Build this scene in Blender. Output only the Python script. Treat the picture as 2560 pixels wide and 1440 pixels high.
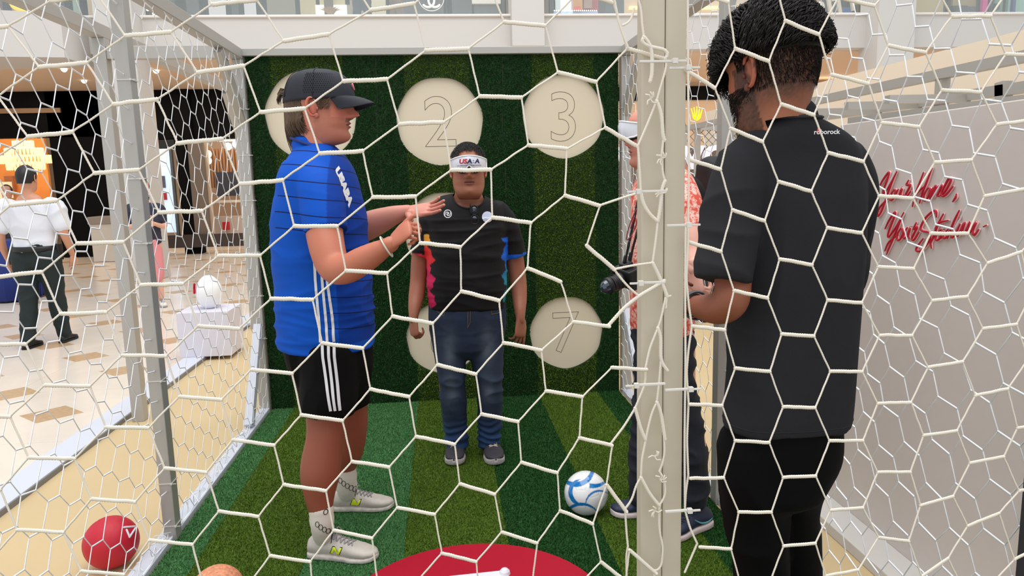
import bpy, bmesh, math, random
import numpy as np
from mathutils import Vector, Matrix, noise
from mathutils.bvhtree import BVHTree
random.seed(7); np.random.seed(7)
for o in list(bpy.data.objects): bpy.data.objects.remove(o)
SC = bpy.context.scene
COL = SC.collection
pi = math.pi
# ---------------- camera, world, light, exposure ----------------
CAMZ = 1.58
CM = np.array([[0.99483139, 0.03928239, -0.09363443], [-0.0984294, 0.14655044, -0.98429397], [-0.02494325, 0.98842292, 0.14965952]])  # rows: right, forward, up in camera space
cd = bpy.data.cameras.new('camera'); cam = bpy.data.objects.new('view_camera', cd); COL.objects.link(cam)
cd.sensor_width = 36; cd.lens = 36 * 1800 / 2560; cd.clip_start = 0.05; cd.clip_end = 200
cam.matrix_world = Matrix([[*map(float, CM[0]), 0], [*map(float, CM[1]), 0], [*map(float, CM[2]), CAMZ], [0, 0, 0, 1]])
SC.camera = cam
wd = bpy.data.worlds.new('world'); SC.world = wd; wd.use_nodes = True
bgn = wd.node_tree.nodes['Background']; bgn.inputs[0].default_value = (0.93, 0.965, 1.0, 1); bgn.inputs[1].default_value = 1.04
def area(name, loc, rot, sx, sy, power, col=(1, 1, 1)):
    l = bpy.data.lights.new(name, 'AREA'); l.shape = 'RECTANGLE'; l.size = sx; l.size_y = sy; l.energy = power; l.color = col
    o = bpy.data.objects.new(name, l); COL.objects.link(o); o.location = loc; o.rotation_euler = rot; return o
area('skylight', (-0.5, 2.2, 11), (0, 0, 0), 9, 12, 1150, (1, 0.985, 0.95))
area('soffit_lamps_left', (-6, 16, 3.75), (0, 0, 0), 8, 3, 120, (1, 0.88, 0.74))
area('soffit_lamps_right', (7, 16, 3.75), (0, 0, 0), 9, 3, 130, (1, 0.88, 0.74))
area('upper_floor_lamps', (0, 15.5, 8.5), (0, 0, 0), 18, 3, 160, (1, 0.93, 0.82))
SC.view_settings.view_transform = 'Standard'; SC.view_settings.look = 'None'
SC.view_settings.exposure = 0.0; SC.view_settings.gamma = 1; SC.view_settings.use_curve_mapping = False
# ---------------- helpers ----------------
def _ray(px, py): return CM @ np.array([px - 1280, 720 - py, -1800.0])
def at(px, py, Y):            # measured point of the photograph on the vertical plane y = Y
    r = _ray(px, py); s = Y / r[1]; return Vector((r[0] * s, Y, CAMZ + r[2] * s))
def atx(px, py, X):
    r = _ray(px, py); s = X / r[0]; return Vector((X, r[1] * s, CAMZ + r[2] * s))
def atg(px, py, z=0.0):
    r = _ray(px, py); s = (z - CAMZ) / r[2]; return Vector((r[0] * s, r[1] * s, z))
def lin(c):
    c = c / 255.0
    return c / 12.92 if c <= 0.04045 else ((c + 0.055) / 1.055) ** 2.4
def rgb(r, g, b): return (lin(r), lin(g), lin(b), 1)
MATS = {}
def mat(name, col=(200, 200, 200), rough=0.6, metal=0.0, spec=0.5, noise_amt=0.0, noise_scale=20, bump=0.0, bump_scale=200, vcol=False, emit=None, estr=1.0, sheen=0, sss=0, coat=0, alpha=1, dist=0.002, stretch=None, trans=0):
    if name in MATS: return MATS[name]
    m = bpy.data.materials.new(name); m.use_nodes = True; nt = m.node_tree; N = nt.nodes; L = nt.links
    p = N['Principled BSDF']; c = rgb(*col)
    p.inputs['Base Color'].default_value = c; p.inputs['Roughness'].default_value = rough; p.inputs['Metallic'].default_value = metal
    p.inputs['Specular IOR Level'].default_value = spec
    if sheen: p.inputs['Sheen Weight'].default_value = sheen
    if coat: p.inputs['Coat Weight'].default_value = coat
    if sss:
        p.inputs['Subsurface Weight'].default_value = sss; p.inputs['Subsurface Radius'].default_value = (1, .35, .2); p.inputs['Subsurface Scale'].default_value = 0.01
    if alpha < 1: p.inputs['Alpha'].default_value = alpha
    if trans: p.inputs['Transmission Weight'].default_value = trans
    if emit:
        p.inputs['Emission Color'].default_value = rgb(*emit); p.inputs['Emission Strength'].default_value = estr
    tc = N.new('ShaderNodeTexCoord'); mp = N.new('ShaderNodeMapping'); L.new(tc.outputs['Object'], mp.inputs[0])
    if stretch: mp.inputs['Scale'].default_value = stretch
    src = None
    if vcol:
        a = N.new('ShaderNodeVertexColor'); a.layer_name = 'Col'; src = a.outputs[0]
    if noise_amt:
        n = N.new('ShaderNodeTexNoise'); n.inputs['Scale'].default_value = noise_scale; n.inputs['Detail'].default_value = 5; L.new(mp.outputs[0], n.inputs['Vector'])
        mr = N.new('ShaderNodeMapRange'); mr.inputs[1].default_value = .3; mr.inputs[2].default_value = .7; mr.inputs[3].default_value = 1 - noise_amt; mr.inputs[4].default_value = 1 + noise_amt
        L.new(n.outputs[0], mr.inputs[0]); mx = N.new('ShaderNodeVectorMath'); mx.operation = 'SCALE'; L.new(mr.outputs[0], mx.inputs['Scale'])
        if src: L.new(src, mx.inputs[0])
        else: mx.inputs[0].default_value = c[:3]
        src = mx.outputs[0]
    if src: L.new(src, p.inputs['Base Color'])
    if bump:
        n = N.new('ShaderNodeTexNoise'); n.inputs['Scale'].default_value = bump_scale; n.inputs['Detail'].default_value = 4; L.new(mp.outputs[0], n.inputs['Vector'])
        b = N.new('ShaderNodeBump'); b.inputs['Strength'].default_value = bump; b.inputs['Distance'].default_value = dist; L.new(n.outputs[0], b.inputs['Height']); L.new(b.outputs[0], p.inputs['Normal'])
    MATS[name] = m; return m
def link(name, me, m=None, parent=None, smooth=False):
    o = bpy.data.objects.new(name, me); COL.objects.link(o)
    if m is not None:
        for x in (m if isinstance(m, (list, tuple)) else [m]): me.materials.append(x)
    if parent is not None: o.parent = parent
    if smooth: me.polygons.foreach_set('use_smooth', [True] * len(me.polygons))
    return o
def tag(o, label=None, cat=None, group=None, kind=None):
    if label: o['label'] = label
    if cat: o['category'] = cat
    if group: o['group'] = group
    if kind: o['kind'] = kind
    return o
def thing(name, label, cat, group=None, loc=(0, 0, 0)):
    o = bpy.data.objects.new(name, None); COL.objects.link(o); o.location = loc; o.empty_display_size = 0.1
    return tag(o, label, cat, group)
class MB:
    def __init__(s): s.v = []; s.f = []; s.mi = []
    def add(s, v, f, mi=0):
        k = len(s.v); s.v += [tuple(map(float, p)) for p in v]; s.f += [tuple(i + k for i in q) for q in f]; s.mi += [mi] * len(f); return s
    def box(s, a, b, mi=0):
        x0, y0, z0 = a; x1, y1, z1 = b
        return s.add([(x0, y0, z0), (x1, y0, z0), (x1, y1, z0), (x0, y1, z0), (x0, y0, z1), (x1, y0, z1), (x1, y1, z1), (x0, y1, z1)],
                     [(0, 3, 2, 1), (4, 5, 6, 7), (0, 1, 5, 4), (1, 2, 6, 5), (2, 3, 7, 6), (3, 0, 4, 7)], mi)
    def bar(s, p, q, w, h, up=(0, 0, 1), mi=0):       # rectangular bar from p to q
        p = Vector(p); q = Vector(q); t = (q - p).normalized(); u = Vector(up)
        if abs(t.dot(u)) > .95: u = Vector((0, 1, 0))
        sd = t.cross(u).normalized(); u = sd.cross(t)
        v = []
        for c in (p, q):
            for a, b in ((-1, -1), (1, -1), (1, 1), (-1, 1)): v.append(c + sd * a * w / 2 + u * b * h / 2)
        return s.add(v, [(0, 1, 2, 3)[::-1], (4, 5, 6, 7), (0, 1, 5, 4), (1, 2, 6, 5), (2, 3, 7, 6), (3, 0, 4, 7)], mi)
    def tube(s, pts, r, n=8, mi=0, side=None, sub=0, braid=0, caps=True, sq=2.0, hz=False):
        """lofted tube; r = number, list of numbers or list of (a,b); side = reference direction for a"""
        P = [Vector(p) for p in pts]
        R = [(r, r)] * len(P) if isinstance(r, (int, float)) else [(x, x) if isinstance(x, (int, float)) else tuple(x) for x in r]
        if sub:
            P2 = []; R2 = []
            for i in range(len(P) - 1):
                p0 = P[max(i - 1, 0)]; p1 = P[i]; p2 = P[i + 1]; p3 = P[min(i + 2, len(P) - 1)]
                r0 = R[max(i - 1, 0)]; r1 = R[i]; r2 = R[i + 1]; r3 = R[min(i + 2, len(P) - 1)]
                for k in range(sub):
                    t = k / sub
                    def cr(a, b, c, d): return 0.5 * ((2 * b) + (c - a) * t + (2 * a - 5 * b + 4 * c - d) * t * t + (3 * b - a - 3 * c + d) * t ** 3)
                    P2.append(Vector([cr(p0[j], p1[j], p2[j], p3[j]) for j in range(3)]))
                    R2.append(tuple(max(cr(r0[j], r1[j], r2[j], r3[j]), 1e-4) for j in range(2)))
            P2.append(P[-1]); R2.append(R[-1]); P = P2; R = R2
        m = len(P); T = []
        for i in range(m):
            t = (P[min(i + 1, m - 1)] - P[max(i - 1, 0)])
            T.append(t.normalized() if t.length > 1e-9 else Vector((0, 0, 1)))
        if hz: T = [Vector((0, 0, -1 if P[-1].z < P[0].z else 1))] * m
        rf = Vector(side) if side is not None else (Vector((0, 0, 1)) if abs(T[0].z) < .8 else Vector((0, 1, 0)))
        a = (rf - T[0] * rf.dot(T[0])).normalized(); rings = []
        for i in range(m):
            if side is not None: a = (rf - T[i] * rf.dot(T[i]))
            else: a = (a - T[i] * a.dot(T[i]))
            a = a.normalized() if a.length > 1e-6 else T[i].orthogonal().normalized()
            b = T[i].cross(a); rings.append((P[i], a.copy(), b, R[i]))
        if caps == 'end': caps_ = 1
        else: caps_ = 2 if caps else 0
        if caps_:
            def dome(rg, sgn):
                p, a_, b_, (ra, rb) = rg; t = T[0] if sgn < 0 else T[-1]; rm = min(ra, rb); out = []
                for ang in (0.5, 1.0, 1.35): out.append((p + t * sgn * rm * math.sin(ang), a_, b_, (ra * math.cos(ang), rb * math.cos(ang))))
                return out
            rings = dome(rings[0], -1)[::-1] + rings + (dome(rings[-1], 1) if caps_ == 2 else [])
        V = []; acc = 0; e = 2.0 / sq
        for i, (p, a_, b_, (ra, rb)) in enumerate(rings):
            if i: acc += (p - rings[i - 1][0]).length
            for k in range(n):
                th = 2 * pi * k / n; c = math.cos(th); sn = math.sin(th)
                if sq != 2.0: c = math.copysign(abs(c) ** e, c); sn = math.copysign(abs(sn) ** e, sn)
                f = 1 + (braid * math.cos(2 * th - acc * braid_k) if braid else 0)
                V.append(p + a_ * ra * c * f + b_ * rb * sn * f)
        F = []
        for i in range(len(rings) - 1):
            for k in range(n): F.append((i * n + k, i * n + (k + 1) % n, (i + 1) * n + (k + 1) % n, (i + 1) * n + k))
        F.append(tuple(range(n))[::-1]); F.append(tuple(range((len(rings) - 1) * n, len(rings) * n)))
        return s.add(V, F, mi)
    def sphere(s, c, r, n=16, m=10, mi=0):
        r = (r, r, r) if isinstance(r, (int, float)) else r; c = Vector(c); V = []
        for i in range(1, m):
            ph = pi * i / m
            for k in range(n): th = 2 * pi * k / n; V.append((c.x + r[0] * math.sin(ph) * math.cos(th), c.y + r[1] * math.sin(ph) * math.sin(th), c.z + r[2] * math.cos(ph)))
        V.append((c.x, c.y, c.z + r[2])); V.append((c.x, c.y, c.z - r[2])); F = []
        for i in range(m - 2):
            for k in range(n): F.append((i * n + k, (i + 1) * n + k, (i + 1) * n + (k + 1) % n, i * n + (k + 1) % n))
        for k in range(n): F.append(((m - 1) * n, k, (k + 1) % n)); F.append(((m - 1) * n + 1, (m - 2) * n + (k + 1) % n, (m - 2) * n + k))
        return s.add(V, F, mi)
    def rings(s, R, mi=0, close=True):   # R list of equal-length vertex loops
        n = len(R[0]); V = [p for r in R for p in r]; F = []
        for i in range(len(R) - 1):
            for k in range(n): F.append((i * n + k, i * n + (k + 1) % n, (i + 1) * n + (k + 1) % n, (i + 1) * n + k))
        if close: F.append(tuple(range(n))[::-1]); F.append(tuple(range((len(R) - 1) * n, len(R) * n)))
        return s.add(V, F, mi)
    def xf(s, M, k0=0):
        for i in range(k0, len(s.v)): s.v[i] = tuple(M @ Vector(s.v[i]))
        return s
    def join(s, o):
        k = len(s.v); s.v += o.v; s.f += [tuple(i + k for i in q) for q in o.f]; s.mi += o.mi; return s
    def mesh(s, name='m'):
        me = bpy.data.meshes.new(name); me.from_pydata(s.v, [], s.f); me.polygons.foreach_set('material_index', s.mi); me.update(); return me
    def build(s, name, m, parent=None, smooth=False, bevel=0):
        o = link(name, s.mesh(name), m, parent, smooth)
        if bevel:
            b = o.modifiers.new('bevel', 'BEVEL'); b.width = bevel; b.segments = 2; b.limit_method = 'ANGLE'
        return o
braid_k = 1400.0
def remeshed(mb, voxel, it=2, fac=0.5):
    me = mb.mesh('tmp'); o = bpy.data.objects.new('tmp', me); COL.objects.link(o)
    r = o.modifiers.new('r', 'REMESH'); r.mode = 'VOXEL'; r.voxel_size = voxel
    if it:
        s = o.modifiers.new('s', 'SMOOTH'); s.iterations = it; s.factor = fac
    bpy.context.view_layer.update()
    dg = bpy.context.evaluated_depsgraph_get(); e = o.evaluated_get(dg); me2 = bpy.data.meshes.new_from_object(e)
    bpy.data.objects.remove(o); bpy.data.meshes.remove(me)
    out = MB(); n = len(me2.vertices); co = np.empty(n * 3); me2.vertices.foreach_get('co', co); out.v = [tuple(c) for c in co.reshape(-1, 3)]
    out.f = [tuple(p.vertices) for p in me2.polygons]; out.mi = [0] * len(out.f); bpy.data.meshes.remove(me2); return out
def paint(o, fn):            # per vertex colour of the thing itself (prints, dyes, lips, stubble)
    me = o.data; ca = me.color_attributes.new('Col', 'FLOAT_COLOR', 'POINT'); buf = []
    for v in me.vertices:
        c = fn(v.co); buf += [c[0], c[1], c[2], 1]
    ca.data.foreach_set('color', buf)
def displace(o, fn):         # fn(co, normal) -> offset along the normal
    me = o.data; ns = [v.normal.copy() for v in me.vertices]; out = []
    for v, n in zip(me.vertices, ns): out += list(v.co + n * fn(v.co, n))
    me.vertices.foreach_set('co', out); me.update()
def bvh_of(o):
    me = o.data; return BVHTree.FromPolygons([v.co.copy() for v in me.vertices], [tuple(p.vertices) for p in me.polygons])
def drape(mb, bvh, direction, off=0.0015):   # lay flat print geometry on a surface, cast along direction
    d = Vector(direction).normalized()
    for i, v in enumerate(mb.v):
        h = bvh.ray_cast(Vector(v) - d * .5, d)
        if h[0] is not None: mb.v[i] = tuple(h[0] - d * off)
    return mb
def text_mb(txt, size, org, xdir, updir, extrude=0.0, bold=0.0, shear=0.0, align='CENTER', sx=1.0, subd=0):
    c = bpy.data.curves.new('t', 'FONT'); c.body = txt; c.size = size; c.extrude = extrude; c.offset = bold; c.shear = shear; c.align_x = align; c.align_y = 'CENTER'; c.resolution_u = 3
    o = bpy.data.objects.new('t', c); COL.objects.link(o); bpy.context.view_layer.update()
    me = bpy.data.meshes.new_from_object(o.evaluated_get(bpy.context.evaluated_depsgraph_get())); bpy.data.objects.remove(o)
    if subd:
        bm = bmesh.new(); bm.from_mesh(me); bmesh.ops.triangulate(bm, faces=bm.faces)
        for _ in range(subd): bmesh.ops.subdivide_edges(bm, edges=[e for e in bm.edges if e.calc_length() > size * .08], cuts=1)
        bm.to_mesh(me); bm.free()
    x = Vector(xdir).normalized(); u = Vector(updir).normalized(); n = x.cross(u); g = Vector(org)
    out = MB(); out.v = [tuple(g + x * v.co.x * sx + u * v.co.y + n * v.co.z) for v in me.vertices]; out.f = [tuple(p.vertices) for p in me.polygons]; out.mi = [0] * len(out.f)
    bpy.data.meshes.remove(me); return out
NETA=[(-12,8,-986,724,-918,709),(-11,7,-952,847,-884,835),(-11,8,-867,766,-798,749),(-11,9,-781,680,-712,660),(-10,6,-918,967,-850,958),(-10,7,-838,888,-771,875),(-10,8,-750,806,-682,789),(-10,9,-668,720,-600,700),(-10,10,-587,630,-525,608),(-9,5,-890,1084,-824,1075),(-9,6,-805,1008,-738,998),(-9,7,-721,929,-654,915),(-9,8,-638,846,-571,830),(-9,9,-557,760,-494,741),(-9,10,-492,665,-428,646),(-8,4,-860,1197,-793,1191),(-8,5,-774,1124,-707,1117),(-8,6,-690,1049,-623,1038),(-8,7,-603,970,-539,957),(-8,8,-531,886,-465,869),(-8,9,-456,797,-392,779),(-8,10,-377,705,-314,685),(-8,11,-318,610,-257,586),(-7,2,-910,1372,-845,1374),(-7,3,-830,1306,-764,1305),(-7,4,-747,1238,-682,1233),(-7,5,-662,1165,-595,1158),(-7,6,-577,1089,-512,1078),(-7,7,-496,1011,-430,997),(-7,8,-419,926,-354,909),(-7,9,-346,836,-282,818),(-7,10,-277,745,-214,725),(-7,11,-214,650,-154,626),(-6,1,-882,1472,-816,1476),(-6,2,-796,1414,-729,1416),(-6,3,-715,1350,-648,1346),(-6,4,-628,1279,-562,1274),(-6,5,-545,1206,-481,1200),(-6,6,-462,1131,-398,1119),(-6,7,-384,1051,-322,1037),(-6,8,-308,966,-243,950),(-6,9,-242,876,-181,857),(-6,10,-174,783,-113,761),(-6,11,-99,689,-40,665),(-6,12,-47,580,-3,541),(-5,0,-868,1572,-801,1576),(-5,1,-764,1517,-697,1521),(-5,2,-679,1452,-613,1457),(-5,3,-593,1391,-526,1390),(-5,4,-509,1321,-443,1316),(-5,5,-429,1249,-364,1240),(-5,6,-352,1172,-287,1159),(-5,7,-277,1090,-209,1075),(-5,8,-201,1004,-138,986),(-5,9,-134,913,-73,894),(-5,10,-66,820,-7,796),(-5,11,6,719,58,692),(-5,12,51,605,97,558),(-4,-1,-837,1670,-769,1678),(-4,0,-741,1616,-674,1621),(-4,1,-646,1560,-579,1565),(-4,2,-557,1499,-489,1499),(-4,3,-470,1431,-406,1431),(-4,4,-389,1363,-326,1356),(-4,5,-313,1288,-249,1279),(-4,6,-240,1209,-174,1196),(-4,7,-163,1125,-103,1112),(-4,8,-93,1039,-31,1024),(-4,9,-22,952,36,933),(-4,10,41,853,94,826),(-4,11,92,746,139,705),(-4,12,152,640,194,587),(-3,-2,-804,1767,-737,1773),(-3,-1,-711,1714,-644,1720),(-3,0,-609,1660,-544,1666),(-3,1,-520,1604,-454,1608),(-3,2,-431,1543,-366,1543),(-3,3,-348,1473,-284,1472),(-3,4,-273,1403,-208,1399),(-3,5,-198,1328,-134,1317),(-3,6,-126,1248,-64,1233),(-3,7,-56,1164,7,1148),(-3,8,13,1077,71,1056),(-3,9,81,986,141,963),(-3,10,131,884,181,847),(-3,11,187,786,231,736),(-3,12,233,681,268,611),(-2,-3,-771,1862,-704,1868),(-2,-2,-683,1811,-616,1818),(-2,-1,-580,1760,-511,1765),(-2,0,-480,1705,-415,1711),(-2,1,-392,1646,-325,1651),(-2,2,-305,1583,-240,1587),(-2,3,-228,1516,-162,1514),(-2,4,-153,1444,-89,1438),(-2,5,-84,1368,-21,1354),(-2,6,-16,1285,46,1267),(-2,7,53,1199,113,1182),(-2,8,117,1111,177,1089),(-2,9,181,1021,237,993),(-2,10,251,922,294,883),(-1,-4,-739,1953,-672,1960),(-1,-3,-646,1904,-579,1910),(-1,-2,-551,1852,-484,1859),(-1,-1,-451,1802,-385,1806),(-1,0,-352,1748,-284,1756),(-1,1,-265,1689,-199,1693),(-1,2,-181,1626,-116,1628),(-1,3,-105,1557,-39,1557),(-1,4,-35,1484,28,1476),(-1,5,27,1405,87,1387),(-1,6,92,1318,154,1302),(-1,7,160,1233,221,1220),(-1,8,215,1149,271,1132),(-1,9,261,1063,296,1011),(-1,10,301,941,349,893),(0,-4,-613,1996,-546,2002),(0,-3,-520,1947,-453,1953),(0,-2,-421,1896,-355,1903),(0,-1,-322,1844,-257,1849),(0,0,-223,1791,-156,1800),(0,1,-139,1732,-74,1734),(0,2,-58,1667,9,1669),(0,3,18,1596,80,1595),(0,4,80,1521,141,1510),(0,5,134,1438,188,1414),(0,6,207,1347,268,1336),(0,7,271,1267,331,1260),(1,-3,-392,1988,-327,1998),(1,-2,-292,1939,-227,1948),(1,-1,-194,1888,-129,1895),(1,0,-93,1834,-28,1844),(1,1,-14,1776,51,1778),(1,2,66,1707,131,1705),(1,3,140,1632,202,1625),(1,4,197,1552,254,1534),(1,5,231,1471,278,1429),(2,-2,-178,1980,-115,1985),(2,-1,-66,1933,-3,1938),(2,0,23,1879,84,1879),(2,1,107,1818,171,1813),(2,2,190,1743,251,1728),(2,3,265,1657,317,1627),(3,-1,44,1976,100,1970),(3,0,146,1924,205,1918),(3,1,226,1864,281,1848),(3,2,302,1779,362,1764)]
NETB=[(-9,7,427,538,481,535),(-8,6,423,676,478,672),(-8,7,512,600,568,597),(-8,8,591,525,641,545),(-7,5,421,808,478,800),(-7,6,507,736,564,732),(-7,7,589,663,642,675),(-7,8,679,589,727,609),(-7,9,767,512,812,557),(-6,4,426,937,483,928),(-6,5,499,870,557,861),(-6,6,591,795,649,796),(-6,7,674,723,730,734),(-6,8,769,654,822,676),(-6,9,859,575,907,620),(-6,10,962,505,1008,553),(-5,3,408,1064,468,1060),(-5,4,496,995,557,989),(-5,5,581,924,642,923),(-5,6,664,859,727,863),(-5,7,765,788,822,803),(-5,8,858,717,912,743),(-5,9,957,647,1008,684),(-5,10,1061,575,1107,627),(-4,2,406,1195,464,1189),(-4,3,488,1125,551,1116),(-4,4,578,1051,640,1048),(-4,5,670,982,733,980),(-4,6,766,921,827,907),(-4,7,856,836,908,866),(-4,8,952,784,1007,813),(-4,9,1051,713,1106,748),(-4,10,1155,641,1208,685),(-3,1,410,1329,468,1319),(-3,2,487,1252,551,1242),(-3,3,576,1178,636,1172),(-3,4,665,1110,729,1105),(-3,5,760,1044,824,1039),(-3,6,847,974,911,986),(-3,7,944,926,1005,946),(-3,8,1044,851,1102,878),(-3,9,1144,783,1200,821),(-2,0,402,1470,461,1452),(-2,1,484,1385,545,1369),(-2,2,571,1306,631,1299),(-2,3,663,1235,723,1231),(-2,4,755,1171,818,1169),(-2,5,846,1106,910,1111),(-2,6,940,1048,1005,1056),(-2,7,1041,987,1104,998),(-2,8,1132,920,1194,947),(-1,-1,405,1604,459,1587),(-1,0,480,1520,537,1500),(-1,1,565,1435,624,1423),(-1,2,654,1361,717,1353),(-1,3,753,1294,813,1291),(-1,4,847,1232,911,1239),(-1,5,940,1175,1000,1185),(-1,6,1026,1110,1092,1117),(-1,7,1129,1057,1194,1066),(0,-2,399,1746,448,1717),(0,-1,475,1653,531,1630),(0,0,560,1565,618,1547),(0,1,649,1485,711,1474),(0,2,744,1415,808,1409),(0,3,846,1352,909,1357),(0,4,943,1298,1004,1304),(0,5,1032,1238,1093,1252),(0,6,1128,1180,1189,1194),(1,-3,417,1865,468,1850),(1,-2,481,1779,538,1758),(1,-1,561,1690,618,1672),(1,0,645,1610,707,1594),(1,1,738,1536,798,1531),(1,2,834,1470,900,1468),(1,3,940,1415,998,1433),(1,4,1025,1357,1090,1372),(1,5,1118,1305,1181,1320),(2,-4,417,1984,467,1964),(2,-3,490,1902,544,1883),(2,-2,563,1821,620,1799),(2,-1,644,1736,708,1720),(2,0,735,1657,799,1649),(2,1,831,1590,894,1592),(2,2,923,1531,991,1541),(2,3,1037,1475,1101,1490),(2,4,1116,1425,1178,1440),(3,-4,507,2017,561,1996),(3,-3,577,1935,635,1913),(3,-2,649,1856,709,1842),(3,-1,737,1780,800,1768),(3,0,833,1708,899,1703),(3,1,932,1650,993,1656),(3,2,1033,1589,1097,1604),(4,-3,660,1968,722,1943),(4,-2,748,1887,815,1859),(4,-1,839,1824,904,1823),(4,0,935,1763,1002,1760),(4,1,1033,1703,1098,1714),(5,-3,752,2002,818,1978),(5,-2,842,1937,909,1921),(5,-1,937,1875,1004,1868),(5,0,1032,1818,1098,1825),(6,-2,940,1986,1008,1974),(6,-1,1038,1923,1107,1918),(7,-2,1037,2033,1107,2024)]
STR=[(0,[(300,1850),(309,1827),(310,1805),(313,1786)]),(1,[(313,1786),(324,1776),(326,1761),(326,1729),(323,1721)]),(1,[(314,1785),(310,1783),(311,1776),(323,1771),(344,1768),(350,1764),(349,1757),(346,1754)]),(0,[(347,1754),(349,1743),(344,1729),(333,1692)]),(0,[(333,1692),(319,1658),(304,1625)]),(1,[(333,1692),(339,1680),(342,1664),(343,1639),(346,1633)]),(0,[(344,1633),(341,1609),(344,1579),(347,1571)]),(1,[(347,1571),(342,1560),(341,1542),(339,1523),(336,1509)]),(0,[(304,1625),(306,1604),(309,1555)]),(1,[(309,1555),(312,1537),(324,1518),(336,1509)]),(0,[(243,1536),(276,1546),(309,1555)]),(0,[(336,1509),(333,1480),(328,1444)]),(0,[(266,1436),(295,1441),(328,1444)]),(1,[(328,1444),(337,1426),(347,1403),(352,1389)]),(0,[(266,1436),(282,1415),(295,1401),(306,1392)]),(1,[(257,1347),(282,1374),(306,1392),(334,1407),(347,1415)]),(0,[(352,1389),(357,1390)]),(0,[(351,1387),(350,1371)]),(0,[(349,1387),(342,1352),(337,1339)]),(0,[(337,1339),(324,1307),(317,1274)]),(1,[(337,1339),(342,1326),(342,1283),(353,1268)]),(0,[(342,1283),(340,1253),(336,1216)]),(0,[(336,1216),(328,1200),(320,1167),(318,1154)]),(1,[(336,1216),(342,1203),(346,1179),(350,1152)]),(0,[(348,1161),(350,1130),(345,1107),(341,1098)]),(0,[(341,1098),(350,1082),(352,1054),(341,1038)]),(0,[(317,1274),(317,1248),(300,1208)]),(0,[(300,1208),(282,1179),(260,1151)]),(1,[(300,1208),(309,1174),(317,1154)]),(0,[(318,1154),(311,1119),(310,1089)]),(1,[(310,1089),(325,1059),(341,1038)]),(0,[(310,1089),(302,1078),(295,1051),(283,1036)]),(0,[(283,1036),(286,988),(288,969)]),(0,[(341,1038),(341,998),(344,982)]),(0,[(344,982),(348,965),(346,929),(338,921),(333,923)]),(0,[(288,969),(285,956),(286,902)]),(0,[(333,923),(334,898)]),(0,[(262,1850),(269,1836)]),(0,[(380,1850),(382,1734),(385,1602),(385,1474)]),(0,[(385,1474),(383,1415),(388,1369),(393,1340)]),(0,[(393,1340),(388,1304),(385,1264),(389,1212)]),(0,[(389,1212),(387,1149),(390,1087)]),(0,[(381,1503),(381,1415),(383,1284),(383,1149),(385,1027)]),(0,[(390,1087),(386,1058),(385,1027)]),(0,[(385,1027),(394,994),(407,965)]),(0,[(407,965),(386,915)]),(0,[(269,1836),(275,1805),(289,1770)]),(0,[(298,1827),(295,1813),(290,1806),(281,1803)])]
# ---------------- materials ----------------
M_marble = mat('cream_marble', (226, 214, 200), .22, noise_amt=.05, noise_scale=3, spec=.5)
M_inlay = mat('tan_marble', (190, 158, 122), .28, noise_amt=.15, noise_scale=30)
M_beige = mat('beige_booth_vinyl', (202, 178, 136), .6, noise_amt=.02, noise_scale=2)
M_strip = mat('pale_strip', (204, 208, 220), .5)
M_alu = mat('matte_grey_aluminium', (176, 173, 168), .42, metal=.25, spec=.4)
M_aluD = mat('grey_aluminium_side', (128, 130, 133), .45, metal=.35)
M_shaded = mat('shaded_grey_post', (74, 70, 74), .5, metal=.3)  # corner post standing in shadow, the shade put into its colour
M_white = mat('white_plaster', (204, 201, 197), .7)
M_soff = mat('warm_soffit', (222, 196, 170), .7)
M_black = mat('black_cladding', (4, 4, 5), .75, spec=.15)
M_sign = mat('warm_grey_board', (208, 199, 193), .6, noise_amt=.01)
M_net = mat('white_braided_cord', (228, 219, 206), .75, spec=.3)
M_netb = mat('bright_white_cord', (238, 240, 244), .6, spec=.4)
M_tie = mat('clear_nylon', (214, 210, 204), .35)
M_cream = mat('cream_target_board', (222, 208, 184), .65)
M_line = mat('engraved_line', (92, 84, 74), .8)
M_red = mat('crimson_vinyl', (168, 3, 38), .65, spec=.25)
M_glassw = mat('window_glass', (225, 235, 235), .05, alpha=.16)
# ---------------- floors ----------------
f = MB().box((-30, -3, -.14), (30, 26, -.02)).build('floor', M_marble); tag(f, kind='structure')
tm = MB().box((-.609, -.609, -.02), (.609, .609, -.006)).mesh('marble_tile'); tm.materials.append(M_marble)
im = MB(); im.add([(-.22, 0, -.0055), (0, -.2, -.0055), (.22, 0, -.0055), (0, .2, -.0055), (-.22, 0, -.012), (0, -.2, -.012), (.22, 0, -.012), (0, .2, -.012)], [(0, 1, 2, 3), (7, 6, 5, 4), (0, 4, 5, 1), (1, 5, 6, 2), (2, 6, 7, 3), (3, 7, 4, 0)])
im = im.mesh('inlay_tile'); im.materials.append(M_inlay)
for i in range(0, 9):
    for j in range(-2, 12):
        o = link('marble_tile', tm, None, f); o.location = (-2.84 - .31 - 1.22 * i + .31, 5.28 + 1.22 * j, 0)
for i in range(0, 15):
    for j in range(-3, 20):
        if (i + j) % 2 == 0 and -2.84 - .61 * i > -2.2 - .75 * max(0, 5.28 + .61 * j):
            o = link('inlay_tile', im, None, f); o.location = (-2.84 - .61 * i, 5.28 + .61 * j, 0)
bp = MB().box((-2.22, -1, -.04), (3.2, 10.5, 0.0)).build('booth_platform', M_beige); tag(bp, kind='structure')
sp = MB().box((-2.40, -1, -.02), (-2.22, 10.5, .035)).build('trim_1', M_strip, bevel=.004); tag(sp, kind='structure')
MB().box((-2.221, -1, .0), (-2.212, 10.5, .03)).build('edge_profile', M_aluD, sp)
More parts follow.
